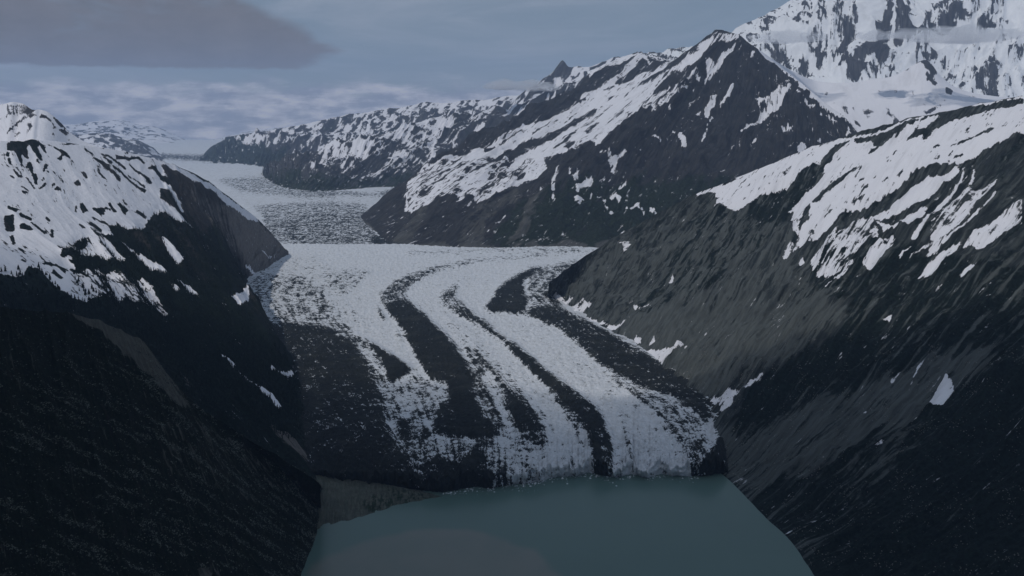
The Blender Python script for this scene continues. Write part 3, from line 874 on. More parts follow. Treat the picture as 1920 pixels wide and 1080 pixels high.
# two summits behind
cols = []
for (x, y) in [(-500, 150), (-250, 175), (-80, 205), (0, 196), (22, 191), (42, 194), (60, 205), (75, 205), (90, 210), (108, 224), (128, 245), (146, 258), (165, 268), (190, 278), (215, 284), (245, 290),
               (280, 300), (330, 330), (380, 370)]:
    Yt = 5600 if x > 50 else 6100
    top = P(x, y, Yt)
    base = P(x - 20, y + 190, Yt - 1100)
    cols.append([top, 0.6 * top + 0.4 * base + [0, 0, -10], base])
m = CropMask(0.97)
m.crop(0, 180, 6)
for p in [(70, 80, 170, 100, 230, 80, 330, 110, 420, 155, 330, 200, 200, 210, 70, 200), (70, 400, 240, 250, 350, 200, 440, 205, 420, 215, 300, 240, 150, 350, 100, 400, 70, 430),
          (460, 175, 540, 230, 620, 330, 640, 360, 600, 370, 580, 300, 500, 250, 440, 240), (590, 230, 690, 290, 800, 370, 900, 440, 900, 470, 700, 350, 650, 330),
          (300, 320, 350, 270, 370, 350, 280, 430, 330, 350), (150, 480, 220, 400, 240, 400, 170, 470), (660, 380, 720, 370, 780, 420, 760, 440), (570, 430, 610, 410, 600, 430)]:
    m.poly(0.1, *p)
m.poly(0.42, 70, 80, 170, 100, 230, 80, 330, 110, 250, 200, 70, 200)
m.crop(0, 0, 1).blur(1, 1)
mountain('snowy_summit', 'pair of rounded snowy summits with thin rock ridges behind the left mountain', cols, 420, 130, lfm, m,
         gully=(260, 22), rough=(240, 14), jit=1.5, tooth=(22, 50), seed=83, vert_noise=0.3, crest_amp=0.5, back=(1000, 500))

cols = [
    col((-900, 150, 2300), (-700, 420, 1900), (-500, 620, 1700), (-100, 800, 1600), lake=(500, 1120)),
    col((-500, 215, 2900), (-300, 420, 2500), (-180, 580, 2250), (120, 760, 2000), lake=(560, 1040)),
    col((-200, 250, 3400), (-80, 400, 2950), (40, 540, 2600), (280, 720, 2200), lake=(590, 960)),
    col((10, 264, 3700), (90, 400, 3250), (190, 520, 2880), (380, 700, 2450), g=(600, 905)),
    col((72, 262, 3850), (140, 390, 3420), (240, 510, 3050), (420, 690, 2600), g=(594, 860)),
    col((150, 271, 4050), (215, 385, 3620), (305, 500, 3260), (460, 660, 2800), g=(588, 800)),
    col((235, 284, 4300), (290, 385, 3900), (370, 500, 3500), (485, 630, 3050), g=(578, 735)),
    col((300, 302, 4500), (350, 390, 4150), (415, 500, 3800), (490, 590, 3450), g=(560, 680)),
    col((350, 317, 4700), (390, 400, 4420), (440, 500, 4100), (485, 565, 3800), g=(525, 640)),
    col((400, 346, 4950), (420, 420, 4750), (445, 490, 4500), (462, 545, 4250), g=(480, 596)),
    col((450, 383, 5150), (455, 430, 5020), (455, 475, 4850), (450, 520, 4650), g=(438, 560)),
    col((485, 412, 5300), (480, 450, 5150), (475, 480, 5000), (465, 510, 4860), g=(455, 540)),
    col((510, 438, 5430), (505, 465, 5300), (500, 482, 5180), (495, 500, 5060), g=(485, 516)),
    col((528, 457, 5520), (526, 468, 5470), (524, 475, 5420), (520, 485, 5360), g=(515, 495)),
    col((541, 472, 5580), (541, 473, 5572), (541, 474, 5566), (541, 475, 5560), g=(541, 476)),
]
m = CropMask(0.0)
m.poly(0.97, -200, 150, 150, 240, 300, 290, 300, 305, 312, 330, 325, 360, 345, 393, 326, 375, 312, 355, 300, 352, 300, 372, 330, 392, 362, 418, 340, 412, 312, 400, 288, 395, 276, 415,
       262, 428, 240, 426, 218, 414, 203, 420, 214, 442, 190, 440, 165, 442, 140, 450, 110, 476, 135, 488, 160, 500, 190, 520, 215, 535, 172, 560, 158, 568, 135, 560, 122, 552, 104, 538, 86, 522, 75, 502,
       55, 502, 40, 510, 0, 502, -200, 490)
m.crop(280, 280, 3.375)
m.poly(0.97, -30, 30, 0, 45, 60, 75, 130, 90, 230, 125, 330, 190, 430, 240, 500, 300, 600, 370, 680, 430, 690, 455, 660, 455, 580, 400, 500, 340, 420, 280, 330, 225, 230, 165, 120, 110, 60, 90, -30, 90)
m.poly(0.9, 0, 290, 60, 330, 130, 370, 200, 410, 270, 460, 260, 470, 160, 410, 60, 380, 0, 390)
m.poly(0.9, 120, 240, 160, 260, 200, 330, 220, 385, 190, 370, 150, 300)
m.poly(0.9, 75, 560, 110, 570, 200, 640, 220, 710, 180, 715, 130, 660, 100, 610)
m.poly(0.85, 0, 705, 60, 730, 130, 780, 210, 820, 290, 880, 330, 910, 200, 850, 110, 800, 0, 740)
m.poly(0.7, 140, 850, 180, 870, 215, 895, 160, 890)
m.poly(0.85, 705, 625, 760, 660, 830, 700, 800, 690, 720, 650)
m.poly(0.8, 600, 720, 680, 765, 690, 800, 620, 750)
m.poly(0.9, 515, 905, 560, 905, 600, 880, 600, 940, 540, 960)
m.stroke(0.7, 6, 10, 80, 1010, 100, 1025)
m.crop(0, 360, 4.5)
m.poly(0.56, 590, 600, 750, 640, 800, 590, 880, 640, 960, 640, 1080, 740, 1080, 800, 980, 930, 900, 900, 780, 880, 600, 760)
m.poly(0.58, 480, 440, 700, 370, 850, 360, 1000, 520, 1050, 600, 900, 560, 800, 480, 600, 560, 490, 530)
m.stroke(0.92, 50, 20, 830, 370, 960, 480, 1060, 590)
m.stroke(0.9, 12, 46, 1000, 400, 1150, 510, 1250, 580, 1420, 690)
m.poly(0.4, 1050, 700, 1250, 780, 1420, 1000, 1300, 1000, 1050, 850)
# bare rock in the snow
for p in [(610, 440, 650, 390, 720, 375, 745, 410, 690, 440), (620, 600, 690, 500, 760, 480, 810, 540, 800, 590, 740, 630, 680, 640), (500, 530, 540, 480, 600, 460, 680, 500, 640, 540, 560, 540)]:
    m.poly(0.05, *p)
for st in [(10, 22, 370, 605, 430, 590, 490, 595), (22, 34, 490, 600, 560, 650), (26, 20, 440, 660, 530, 715), (12, 12, 580, 610, 680, 650, 740, 700), (18, 24, 70, 130, 140, 170), (26, 12, 170, 190, 265, 235),
           (34, 8, 170, 280, 280, 320), (70, 60, 75, 200, 85, 310), (30, 16, 90, 340, 120, 430), (8, 16, 260, 255, 385, 350), (12, 20, 440, 310, 440, 380), (22, 40, 685, 95, 720, 165),
           (10, 36, 780, 125, 880, 165), (12, 18, 920, 95, 975, 170), (16, 34, 1000, 95, 1070, 180), (16, 26, 1150, 160, 1230, 205), (8, 16, 760, 255, 860, 330), (16, 10, 670, 265, 715, 295),
           (8, 8, 780, 205, 900, 260), (14, 12, 380, 205, 420, 235), (8, 10, 640, 110, 640, 165), (10, 8, 880, 125, 940, 150), (8, 12, 170, 570, 210, 585)]:
    m.stroke(-0.1, st[0] * 1.3 + 3, st[1] * 1.3 + 3, *st[2:])
m.crop(0, 180, 6)
for p in [(75, 520, 270, 485, 400, 485, 450, 530, 500, 560, 520, 620, 510, 640, 450, 560, 420, 560, 440, 640, 480, 720, 460, 730, 380, 640, 350, 560, 330, 540, 300, 560, 320, 700, 290, 690, 240, 640, 250, 790, 200, 700, 150, 620, 75, 600),
          (75, 620, 110, 640, 110, 680, 75, 670), (280, 790, 340, 720, 360, 740, 380, 860, 415, 900, 420, 990, 395, 1000, 350, 860, 320, 790, 280, 810), (480, 850, 515, 740, 540, 770, 500, 850),
          (100, 910, 130, 875, 170, 925), (490, 530, 560, 550, 720, 620, 740, 640, 800, 700, 780, 705, 720, 670, 680, 720, 640, 700, 690, 650, 600, 580),
          (820, 960, 880, 940, 920, 1010, 860, 1000), (920, 850, 950, 850, 990, 920, 960, 925), (1120, 860, 1190, 920, 1150, 925), (810, 870, 845, 890, 830, 900), (1030, 700, 1080, 690, 1200, 770, 1300, 850, 1360, 940, 1340, 960, 1270, 880, 1170, 790, 1060, 710),
          (700, 540, 850, 505, 900, 500, 890, 540, 760, 550), (960, 490, 1100, 490, 1200, 560, 1150, 585, 1120, 530, 1000, 540), (1430, 610, 1500, 600, 1590, 650, 1540, 650, 1480, 620, 1400, 660),
          (1240, 575, 1290, 575, 1280, 590), (430, 1060, 490, 980, 525, 980, 500, 1020), (560, 1040, 600, 980, 640, 990), (600, 1050, 650, 1010, 700, 1080), (530, 840, 560, 850, 530, 870),
          (1650, 810, 1720, 780, 1800, 850, 1920, 960, 1920, 1010, 1800, 920, 1740, 840)]:
    m.poly(-0.1, *p)
for st in [(6, 12, 950, 595, 1040, 650), (6, 22, 1120, 640, 1250, 680, 1330, 740, 1410, 800), (6, 30, 1280, 790, 1400, 880, 1520, 990, 1640, 1070), (8, 30, 1450, 760, 1560, 860, 1660, 930, 1690, 980),
           (8, 14, 1440, 880, 1560, 950, 1640, 1030), (30, 14, 1300, 680, 1450, 700, 1560, 700, 1630, 760), (6, 14, 1170, 680, 1260, 750), (6, 20, 150, 820, 220, 920), (8, 10, 270, 920, 310, 930, 400, 1040),
           (10, 10, 230, 1000, 330, 1060), (20, 20, 240, 1060, 290, 1080), (18, 8, 470, 960, 500, 930), (16, 10, 410, 700, 440, 760), (16, 12, 100, 700, 110, 760)]:
    m.stroke(-0.1, st[0] * 1.3 + 3, st[1] * 1.3 + 3, *st[2:])
m.crop(0, 0, 1)
m.stroke(1.0, 4, 6, 413, 666, 426, 677, 440, 690)
m.stroke(1.0, 4, 9, 446, 694, 462, 708, 482, 724, 500, 738, 514, 748, 526, 766)
m.stroke(0.9, 4, 4, 508, 686, 540, 698, 570, 712)
m.poly(1.0, 432, 556, 446, 546, 468, 540, 466, 556, 446, 566)
m.poly(0.5, 545, 690, 560, 688, 566, 705)
m.blur(1.0, 1)
v = CropMask(0.6)
v.poly(0.95, 0, 480, 160, 440, 300, 400, 330, 410, 400, 450, 440, 520, 430, 560, 620, 700, 620, 900, 300, 900, 0, 700)
v.poly(0.0, 300, 300, 350, 325, 450, 395, 545, 470, 545, 490, 500, 510, 455, 545, 440, 535, 430, 500, 400, 440, 360, 400, 330, 360)
v.poly(0.62, 200, 415, 262, 428, 290, 395, 360, 420, 420, 500, 440, 545, 380, 520, 300, 490, 240, 450)
v.poly(0.85, 400, 400, 440, 470, 470, 520, 450, 560, 420, 540, 380, 450)
v.blur(7)
sc = CropMask(0.05)
sc.poly(0.9, 420, 375, 480, 412, 545, 468, 545, 490, 500, 505, 470, 520, 455, 480, 430, 440, 410, 410)
sc.poly(0.45, 340, 340, 400, 370, 430, 400, 450, 470, 420, 450, 380, 400)
sc.poly(0.8, 490, 770, 505, 800, 530, 830, 580, 870, 600, 885, 600, 870, 560, 835, 520, 800)
sc.poly(0.6, 330, 680, 345, 690, 365, 725, 350, 725)
sc.blur(6)


def a_auto(V):
    return sstep(V[..., 2], 500, 620) * 0.85 + 0.05


left_obj, LV, LAT = mountain('snowy_mountain', 'left mountain with wide snow fields over dark forest and a brown scree flank', cols, 680, 430, lfm, m, v, sc,
                             gully=(230, 42), rough=(220, 20), tooth=(14, 32), seed=91, jit=1.4, islands=0.35, vert_noise=0.20, crest_amp=0.3, back=(1300, 500), snow_auto=a_auto, base_fade=0.08, stretch=3.6)

# ================================================================== NEAR LEFT SPUR
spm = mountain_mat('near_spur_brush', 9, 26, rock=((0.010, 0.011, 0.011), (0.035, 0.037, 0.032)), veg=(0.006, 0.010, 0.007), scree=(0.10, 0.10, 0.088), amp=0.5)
crest = [(-700, 470, 700), (-400, 520, 1050), (-150, 560, 1350), (0, 574, 1520), (70, 580, 1600), (130, 587, 1670), (180, 598, 1720), (230, 620, 1770), (270, 640, 1800), (300, 680, 1830),
         (330, 722, 1860), (380, 766, 1890), (440, 806, 1920), (500, 842, 1950), (560, 880, 1990), (600, 908, 2030)]
basep = [(-400, 2600), (-200, 2300), (0, 2000), (180, 1750), (280, 1600), (370, 1450), (430, 1350), (480, 1270), (520, 1200), (550, 1140), (572, 1082), (588, 1040), (600, 1000), (603, 975), (604, 948), (606, 922)]
cols = []
for (c, b) in zip(crest, basep):
    top, bot = P(*c), L(b[0], b[1], -10)
    c1 = 0.68 * top + 0.32 * bot
    c1[2] += 0.05 * top[2]
    c2 = 0.34 * top + 0.66 * bot
    c2[2] += 0.04 * top[2]
    cols.append([top, c1, c2, bot])
m = CropMask(-0.4)
m.blur(2)
v = CropMask(0.72)
v.poly(1.0, -200, 500, 130, 590, 250, 660, 240, 720, 100, 800, 90, 1000, -200, 1100).blur(12)
sc = CropMask(0.18)
sc.poly(1.0, 122, 583, 180, 594, 235, 616, 262, 632, 285, 660, 325, 712, 300, 716, 270, 690, 240, 665, 215, 640, 175, 612)
sc.poly(0.7, 262, 640, 330, 720, 360, 765, 330, 760, 290, 715)
sc.poly(0.6, 370, 1060, 400, 1058, 420, 1080, 370, 1085)
sc.poly(0.34, 300, 740, 600, 920, 600, 980, 300, 880)
sc.blur(3)
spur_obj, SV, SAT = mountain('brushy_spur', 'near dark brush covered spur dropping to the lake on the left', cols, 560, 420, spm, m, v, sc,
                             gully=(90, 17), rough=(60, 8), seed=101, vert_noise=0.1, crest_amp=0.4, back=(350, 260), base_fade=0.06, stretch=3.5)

# ================================================================== ICE
def ice_mat(name, sc_):
    mt = bpy.data.materials.new(name)
    mt.use_nodes = True
    t = mt.node_tree
    t.nodes.clear()
    N = NT(t)
    pos = N.node('ShaderNodeNewGeometry').outputs['Position']
    db = N.attr('debris').outputs['Fac']
    a = N.noise(pos, 1 / (4.0 * sc_), 6, 0.65, 0.3)
    b = N.noise(pos, 1 / (22 * sc_), 5, 0.6, 0.5)
    n = N.m('ADD', N.m('MULTIPLY', a, 0.6), N.m('MULTIPLY', b, 0.4))
    f = N.ramp(N.m('ADD', db, N.m('MULTIPLY', N.m('SUBTRACT', n, 0.5), 2.6)), 0.43, 0.57)
    ice = N.mix(N.ramp(a, 0.3, 0.7), (0.60, 0.65, 0.70), (0.84, 0.84, 0.88))
    ice = N.mix(N.m('MULTIPLY', N.ramp(b, 0.45, 0.7), 0.45), ice, (0.45, 0.46, 0.46))
    deb = N.mix(a, (0.006, 0.009, 0.011), (0.028, 0.032, 0.033))
    deb = N.mix(N.m('MULTIPLY', N.ramp(N.noise(pos, 1 / 90, 5, 0.65, 0.4), 0.45, 0.7), 0.6), deb, (0.05, 0.054, 0.05))
    c = N.mix(f, ice, deb)
    bs = N.node('ShaderNodeBsdfPrincipled')
    N.put(bs.inputs['Base Color'], c)
    bs.inputs['Roughness'].default_value = 0.7
    bs.inputs['Specular IOR Level'].default_value = 0.06
    bm = N.node('ShaderNodeBump')
    bm.inputs['Strength'].default_value = 0.8
    bm.inputs['Distance'].default_value = 1.0
    N.put(bm.inputs['Height'], N.m('MULTIPLY', a, 5.0 * sc_))
    t.links.new(bm.outputs[0], bs.inputs['Normal'])
    out = N.node('ShaderNodeOutputMaterial')
    t.links.new(bs.outputs[0], out.inputs[0])
    return mt


front = np.array([(380, 905), (560, 907), (640, 912), (720, 915), (790, 919), (828, 923), (860, 918), (890, 913), (925, 915), (960, 908), (1000, 905), (1030, 896), (1070, 892), (1105, 886), (1140, 893), (1165, 892),
                  (1190, 889), (1215, 894), (1240, 889), (1280, 892), (1315, 893), (1345, 888), (1460, 880)], float)
gm = CropMask(0.02)
gm.crop(375, 450, 2)
gm.poly(0.22, 120, 230, 200, 80, 420, 60, 520, 110, 520, 200, 640, 330, 560, 330, 300, 330)
gm.poly(0.44, 110, 230, 220, 130, 400, 140, 500, 230, 520, 300, 560, 340, 640, 400, 700, 470, 620, 440, 480, 360, 300, 330)
gm.poly(0.86, 140, 270, 260, 310, 400, 320, 500, 330, 570, 380, 610, 440, 650, 510, 680, 600, 700, 690, 745, 770, 800, 840, 850, 890, 905, 945, 400, 980, 200, 700)
gm.poly(0.86, 260, 380, 420, 370, 560, 470, 630, 560, 660, 680, 700, 770, 790, 880, 860, 920, 400, 960, 300, 700)
gm.poly(0.42, 560, 350, 680, 450, 700, 520, 760, 560, 760, 640, 700, 680, 670, 560, 620, 460)
gm.poly(1.1, 525, 305, 600, 360, 700, 420, 800, 485, 750, 520, 715, 535, 700, 500, 690, 450, 640, 400)
gm.poly(0.30, 700, 560, 800, 500, 900, 540, 940, 600, 880, 690, 880, 740, 1000, 750, 1060, 830, 900, 800, 830, 830, 790, 830, 730, 700)
gm.poly(0.52, 720, 680, 780, 660, 880, 720, 880, 760, 800, 780, 760, 770)
gm.poly(0.45, 740, 760, 850, 810, 900, 800, 1040, 760, 1100, 740, 1160, 800, 1160, 900, 1060, 930, 900, 945, 830, 900)
# great medial moraine
gm.poly(0.58, 1000, 80, 860, 100, 740, 145, 670, 200, 690, 250, 740, 300, 860, 290, 775, 220, 765, 195, 830, 150, 900, 115, 1000, 95)
gm.poly(0.98, 700, 240, 770, 230, 850, 290, 920, 350, 960, 400, 1000, 460, 1060, 540, 1110, 600, 1135, 680, 1120, 735, 1060, 745, 1000, 735, 900, 735, 880, 700, 890, 640, 940, 590, 930, 540, 860, 520, 840, 480, 800, 410, 760, 340, 720, 290)
gm.poly(0.60, 1010, 480, 1060, 520, 1110, 600, 1140, 690, 1120, 730, 1060, 650, 1020, 560)
gm.poly(0.92, 820, 850, 900, 810, 960, 835, 1030, 790, 1060, 830, 1065, 890, 1000, 915, 905, 945, 840, 910)
gm.stroke(0.85, 12, 26, 1040, 735, 1062, 800, 1070, 900)
gm.stroke(0.85, 10, 14, 667, 260, 685, 285, 695, 300)
gm.stroke(0.8, 8, 12, 735, 330, 755, 385)
# streaks between the moraines
gm.poly(0.20, 900, 260, 1000, 330, 1150, 480, 1300, 680, 1300, 900, 1160, 900, 1140, 700, 1060, 520, 960, 380)
gm.stroke(0.75, 10, 26, 1000, 400, 1020, 450, 1060, 500)
gm.stroke(0.8, 14, 22, 1030, 400, 1050, 440, 1110, 500, 1150, 570)
gm.poly(0.62, 1100, 490, 1170, 560, 1240, 620, 1290, 700, 1290, 780, 1240, 760, 1180, 700, 1150, 600)
gm.poly(0.95, 1150, 575, 1190, 590, 1245, 640, 1280, 700, 1265, 725, 1200, 715, 1170, 670)
gm.stroke(0.45, 5, 10, 1180, 560, 1250, 620, 1300, 690, 1310, 760)
# second moraine
gm.poly(0.56, 1010, 130, 960, 165, 910, 190, 895, 220, 930, 260, 1050, 320, 1100, 320, 1000, 250, 960, 215, 965, 180)
gm.poly(0.80, 930, 260, 985, 262, 1060, 310, 1150, 370, 1260, 450, 1260, 480, 1200, 450, 1120, 370, 1040, 320)
gm.poly(1.0, 1150, 395, 1180, 385, 1260, 460, 1340, 520, 1420, 580, 1495, 640, 1530, 720, 1548, 800, 1540, 860, 1480, 860, 1465, 760, 1440, 680, 1350, 590, 1240, 490)
gm.poly(0.55, 1300, 560, 1360, 600, 1440, 690, 1420, 740, 1380, 680)
gm.stroke(0.30, 5, 12, 1430, 620, 1490, 700, 1510, 760, 1516, 830)
# right lateral moraine
gm.poly(1.0, 1300, 98, 1240, 105, 1170, 140, 1115, 185, 1095, 225, 1065, 250, 1090, 270, 1210, 276, 1230, 230, 1215, 190, 1210, 150, 1240, 125)
gm.poly(0.52, 1230, 130, 1300, 100, 1400, 70, 1420, 85, 1350, 180, 1370, 300, 1250, 280, 1230, 220)
gm.poly(0.84, 1210, 272, 1260, 250, 1340, 250, 1450, 300, 1600, 380, 1750, 470, 1900, 560, 1960, 640, 1900, 680, 1780, 590, 1640, 540, 1520, 470, 1420, 390, 1320, 320)
gm.poly(0.44, 1420, 395, 1520, 470, 1640, 545, 1790, 600, 1900, 680, 1900, 860, 1840, 860, 1790, 760, 1730, 690, 1640, 600, 1540, 520)
gm.poly(0.95, 1885, 820, 1960, 720, 2060, 800, 2060, 900, 1870, 900)
gm.stroke(0.7, 5, 7, 1530, 580, 1570, 640, 1580, 660)
gm.stroke(0.7, 6, 14, 1580, 670, 1600, 740, 1615, 820)
gm.stroke(0.6, 5, 6, 1500, 585, 1560, 560, 1590, 540)
gm.stroke(0.6, 5, 6, 1570, 670, 1610, 650, 1650, 610)
gm.crop(0, 0, 1)
# dotted lines far up
gm.stroke(0.50, 5, 8, 1120, 468, 1060, 473, 1000, 478, 930, 486, 860, 492)
gm.stroke(0.50, 6, 6, 1090, 465, 980, 468, 900, 470, 800, 474, 760, 474)
gm.poly(0.34, 600, 520, 660, 500, 700, 510, 640, 560)
# ice fall of the far valley
vm = CropMask(0.06)
vm.poly(0.5, 490, 400, 540, 392, 620, 395, 660, 390, 690, 400, 705, 440, 712, 458, 540, 462, 500, 440)
vm.poly(0.42, 470, 385, 600, 375, 690, 380, 690, 400, 600, 398, 500, 410)
vm.poly(0.42, 400, 335, 500, 330, 600, 352, 640, 372, 560, 372, 450, 360)
vm.poly(0.6, 300, 287, 500, 296, 520, 305, 400, 305, 300, 298)
vm.poly(0.5, 580, 352, 700, 362, 740, 350, 740, 370, 600, 366)
vm.poly(0.8, 700, 440, 760, 452, 1000, 456, 1000, 466, 700, 462)
_n = CropMask(0.0)
_n.poly(0.10, 720, 700, 1100, 700, 1340, 830, 1340, 960, 600, 960).poly(0.13, 740, 800, 1100, 840, 1120, 960, 700, 960)
_n.blur(26)
gm.blur(3.6)
gm.a += _n.a * (gm.a < 0.6)
vm.blur(3)


def ice_height(X, Y):
    """broken ice: pinnacles and crevasses, and long swells"""
    near = sstep(Y, 2900, 2000)
    w = fbm(X / 160, Y / 160, 3, 7)
    s1 = ridged(X / 27 + w, Y / 24 + 0.5 * w, 4, 3, 0.6)
    s2 = fbm(X / 10, Y / 10, 3, 9, 0.6)
    sw = fbm(X / 420, Y / 420, 3, 19)
    far = sstep(Y, 5000, 14000)
    h = (s1 - 0.4) * (6.0 + 12 * near) * (1 - 0.6 * sstep(Y, 5500, 9000)) + s2 * (2.0 + 1.5 * near) + sw * 8 + far * (ridged(X / 300, Y / 420, 4, 77) - 0.4) * 6
    return h, s1


gpx = np.linspace(380, 1460, 720)
nr = 400
V = np.zeros((nr + 14, len(gpx), 3))
fy = np.interp(gpx, front[:, 0], front[:, 1])
fyj = fy + 3.5 * fbm(gpx / 22, gpx * 0 + 3, 4, 5) + 1.5 * fbm(gpx / 6, gpx * 0, 2, 8)
hf = 25 + 22 * fbm(gpx / 26, gpx * 0 + 9, 5, 15, 0.6)
Wl = L(gpx, fyj, np.zeros_like(gpx)).T
Tp = Wl.copy()
Tp[:, 1] += 14
Tp[:, 2] = hf
_, tpy = project(Tp)
for j in range(nr):
    t = j / (nr - 1)
    py = 457.5 * (1 - t) + tpy * t
    V[j] = G(gpx, py).T
V[:nr, :, 2] += ((hf - 26)[None, :]) * sstep(np.linspace(0, 1, nr), 0.85, 1)[:, None]
h, s1 = ice_height(V[..., 0], V[..., 1])
edge = np.ones(nr + 14)
V[:nr, :, 2] += h[:nr]
ppx, ppy = project(V[:nr])
mound = gm.at(ppx, ppy)
V[:nr, :, 2] += mound * 13
V[:nr, :, 2] -= 70 * sstep(gpx, 1345, 1385)[None, :] * sstep(ppy, 770, 830)
for k in range(14):
    f = (k + 1) / 14
    q = V[nr - 1] * (1 - f) + Wl * f
    q[:, 2] = V[nr - 1][:, 2] * (1 - f) - 3 * f
    q[:, 1] = V[nr - 1][:, 1] + (Wl[:, 1] - V[nr - 1][:, 1]) * f**1.6
    q[:, 1] += 16 * fbm(gpx / 9, np.full_like(gpx, k * 0.22), 4, 66, 0.6) * (1 - abs(2 * f - 1))
    q[:, 0] += 5 * fbm(gpx / 6, np.full_like(gpx, k * 0.3 + 7), 3, 67) * (1 - abs(2 * f - 1))
    V[nr + k] = q
px, py = project(V)
deb = gm.at(px, np.minimum(py, tpy[None, :] - 3))
# dirt drawn out along the flow: position across the stream between its edge and its moraines
ry = [440, 490, 520, 550, 600, 650, 700, 750, 800, 850, 930]
lines = [[450, 520, 470, 430, 480, 530, 570, 600, 640, 700, 760], [600, 620, 600, 590, 600, 640, 700, 725, 745, 770, 830], [1050, 850, 760, 728, 750, 800, 835, 870, 890, 890, 880],
         [1080, 870, 800, 785, 825, 870, 925, 960, 985, 995, 1000], [1120, 890, 858, 845, 880, 950, 1005, 1060, 1105, 1122, 1128],
         [1200, 1010, 960, 925, 1000, 1080, 1160, 1230, 1280, 1310, 1330], [1400, 1120, 1080, 1060, 1100, 1180, 1260, 1330, 1380, 1400, 1400]]
pyc = np.clip(py, 440, 930)
Ls = [np.interp(pyc, ry, l) for l in lines]
acr = np.zeros_like(px)
for i in range(6):
    acr += np.clip((px - Ls[i]) / (Ls[i + 1] - Ls[i]), 0, 1)
fl_ = fbm(acr * 17, V[..., 1] / 500, 5, 41, 0.65)
deb = deb + 0.55 * fl_ * sstep(py, 470, 560)
s1[nr:] = fbm(V[nr:, :, 0] / 7, V[nr:, :, 2] / 24, 4, 12, 0.6) * 1.0 + 0.36
deb = deb - (s1 - 0.42) * 0.6 + 0.5 * fbm(V[..., 0] / 55, V[..., 1] / 60, 5, 88, 0.65) * sstep(deb, 0.04, 0.3)
deb[nr:] += 0.03
grid_mesh('glacier', V, {'debris': deb}, ice_mat('glacier_ice', 1.0), 'crevassed glacier curving down to the lake with dark moraine bands')

gpx = np.linspace(120, 1180, 520)
rows = np.concatenate([np.linspace(457.5, 300, 230), np.linspace(299, 262, 60)])
V = np.array([G(gpx, np.full_like(gpx, r)).T for r in rows])
h, s1 = ice_height(V[..., 0], V[..., 1])
V[..., 2] += h
px, py = project(V)
V[0, :, 2] -= 0
grid_mesh('valley_ice', V, {'debris': vm.at(px, py) - (s1 - 0.42) * 0.7}, ice_mat('valley_ice', 2.2), 'pale ice filling the far valley, rough and dirty where it breaks up')

# ================================================================== GRAVEL FAN, LAKE, GROUND
fanm = mountain_mat('fan_gravel', 8, 20, rock=((0.065, 0.075, 0.062), (0.11, 0.12, 0.10)), veg=(0.02, 0.034, 0.022), scree=(0.12, 0.125, 0.105), amp=0.4)
cols = []
for (a, b, z) in [((540, 868), (540, 1020), 40), ((585, 880), (592, 1000), 34), ((610, 888), (608, 992), 28), ((650, 897), (650, 982), 22), ((700, 905), (700, 966), 17), ((740, 912), (742, 953), 12), ((780, 920), (780, 944), 8),
                  ((805, 926), (808, 937), 4), ((828, 931), (830, 933), 0)]:
    t, b_ = L(a[0], a[1], z), L(b[0], b[1], -1.5)
    cols.append([t, 0.6 * t + 0.4 * b_ + [0, 0, 1.5], 0.3 * t + 0.7 * b_ + [0, 0, .6], b_])
m = CropMask(-0.5)
v = CropMask(0.2)
v.poly(0.85, 670, 945, 700, 925, 740, 925, 780, 935, 740, 955, 700, 962).poly(0.8, 700, 905, 820, 930, 800, 940, 740, 925).blur(5)
sc = CropMask(0.5)
mountain('gravel_fan', 'low olive-brown gravel fan reaching into the lake beside the ice front', cols, 240, 110, fanm, m, v, sc, gully=(60, 3), rough=(50, 2.5), seed=120,
         vert_noise=0.1, back=(90, 20), crest_amp=0.6)


def lake_material():
    mt = bpy.data.materials.new('silty_lake_water')
    mt.use_nodes = True
    t = mt.node_tree
    t.nodes.clear()
    N = NT(t)
    pos = N.node('ShaderNodeNewGeometry').outputs['Position']
    sp = N.node('ShaderNodeSeparateXYZ')
    N.put(sp.inputs[0], pos)
    wob = N.noise(pos, 1 / 160, 5, 0.55, 0.6)
    # brownish plume spreading from the gravel fan
    c = L(800, 1130)
    r = L(1010, 1010)
    R = abs(r[0] - c[0]) + 60
    dx = N.m('DIVIDE', N.m('SUBTRACT', sp.outputs[0], float(c[0])), R)
    dy = N.m('DIVIDE', N.m('SUBTRACT', sp.outputs[1], float(c[1])), 340.0)
    d = N.m('ADD', N.m('MULTIPLY', dx, dx), N.m('MULTIPLY', dy, dy))
    d = N.m('ADD', d, N.m('MULTIPLY', N.m('SUBTRACT', wob, 0.5), 0.45))
    pl = N.ramp(d, 0.86, 1.05, 1.0, 0.0)
    colr = N.mix(pl, (0.096, 0.162, 0.146), (0.168, 0.184, 0.164))
    colr = N.mix(N.m('MULTIPLY', N.ramp(wob, 0.4, 0.7), 0.25), colr, (0.08, 0.14, 0.128))
    bs = N.node('ShaderNodeBsdfPrincipled')
    N.put(bs.inputs['Base Color'], colr)
    bs.inputs['Roughness'].default_value = 0.28
    bs.inputs['IOR'].default_value = 1.33
    bs.inputs['Specular IOR Level'].default_value = 0.35
    bm = N.node('ShaderNodeBump')
    bm.inputs['Strength'].default_value = 0.35
    bm.inputs['Distance'].default_value = 0.3
    N.put(bm.inputs['Height'], N.m('ADD', N.noise(pos, 1 / 4, 4, 0.6, 0.4), N.noise(pos, 1 / 40, 3, 0.5)))
    t.links.new(bm.outputs[0], bs.inputs['Normal'])
    out = N.node('ShaderNodeOutputMaterial')
    t.links.new(bs.outputs[0], out.inputs[0])
    return mt


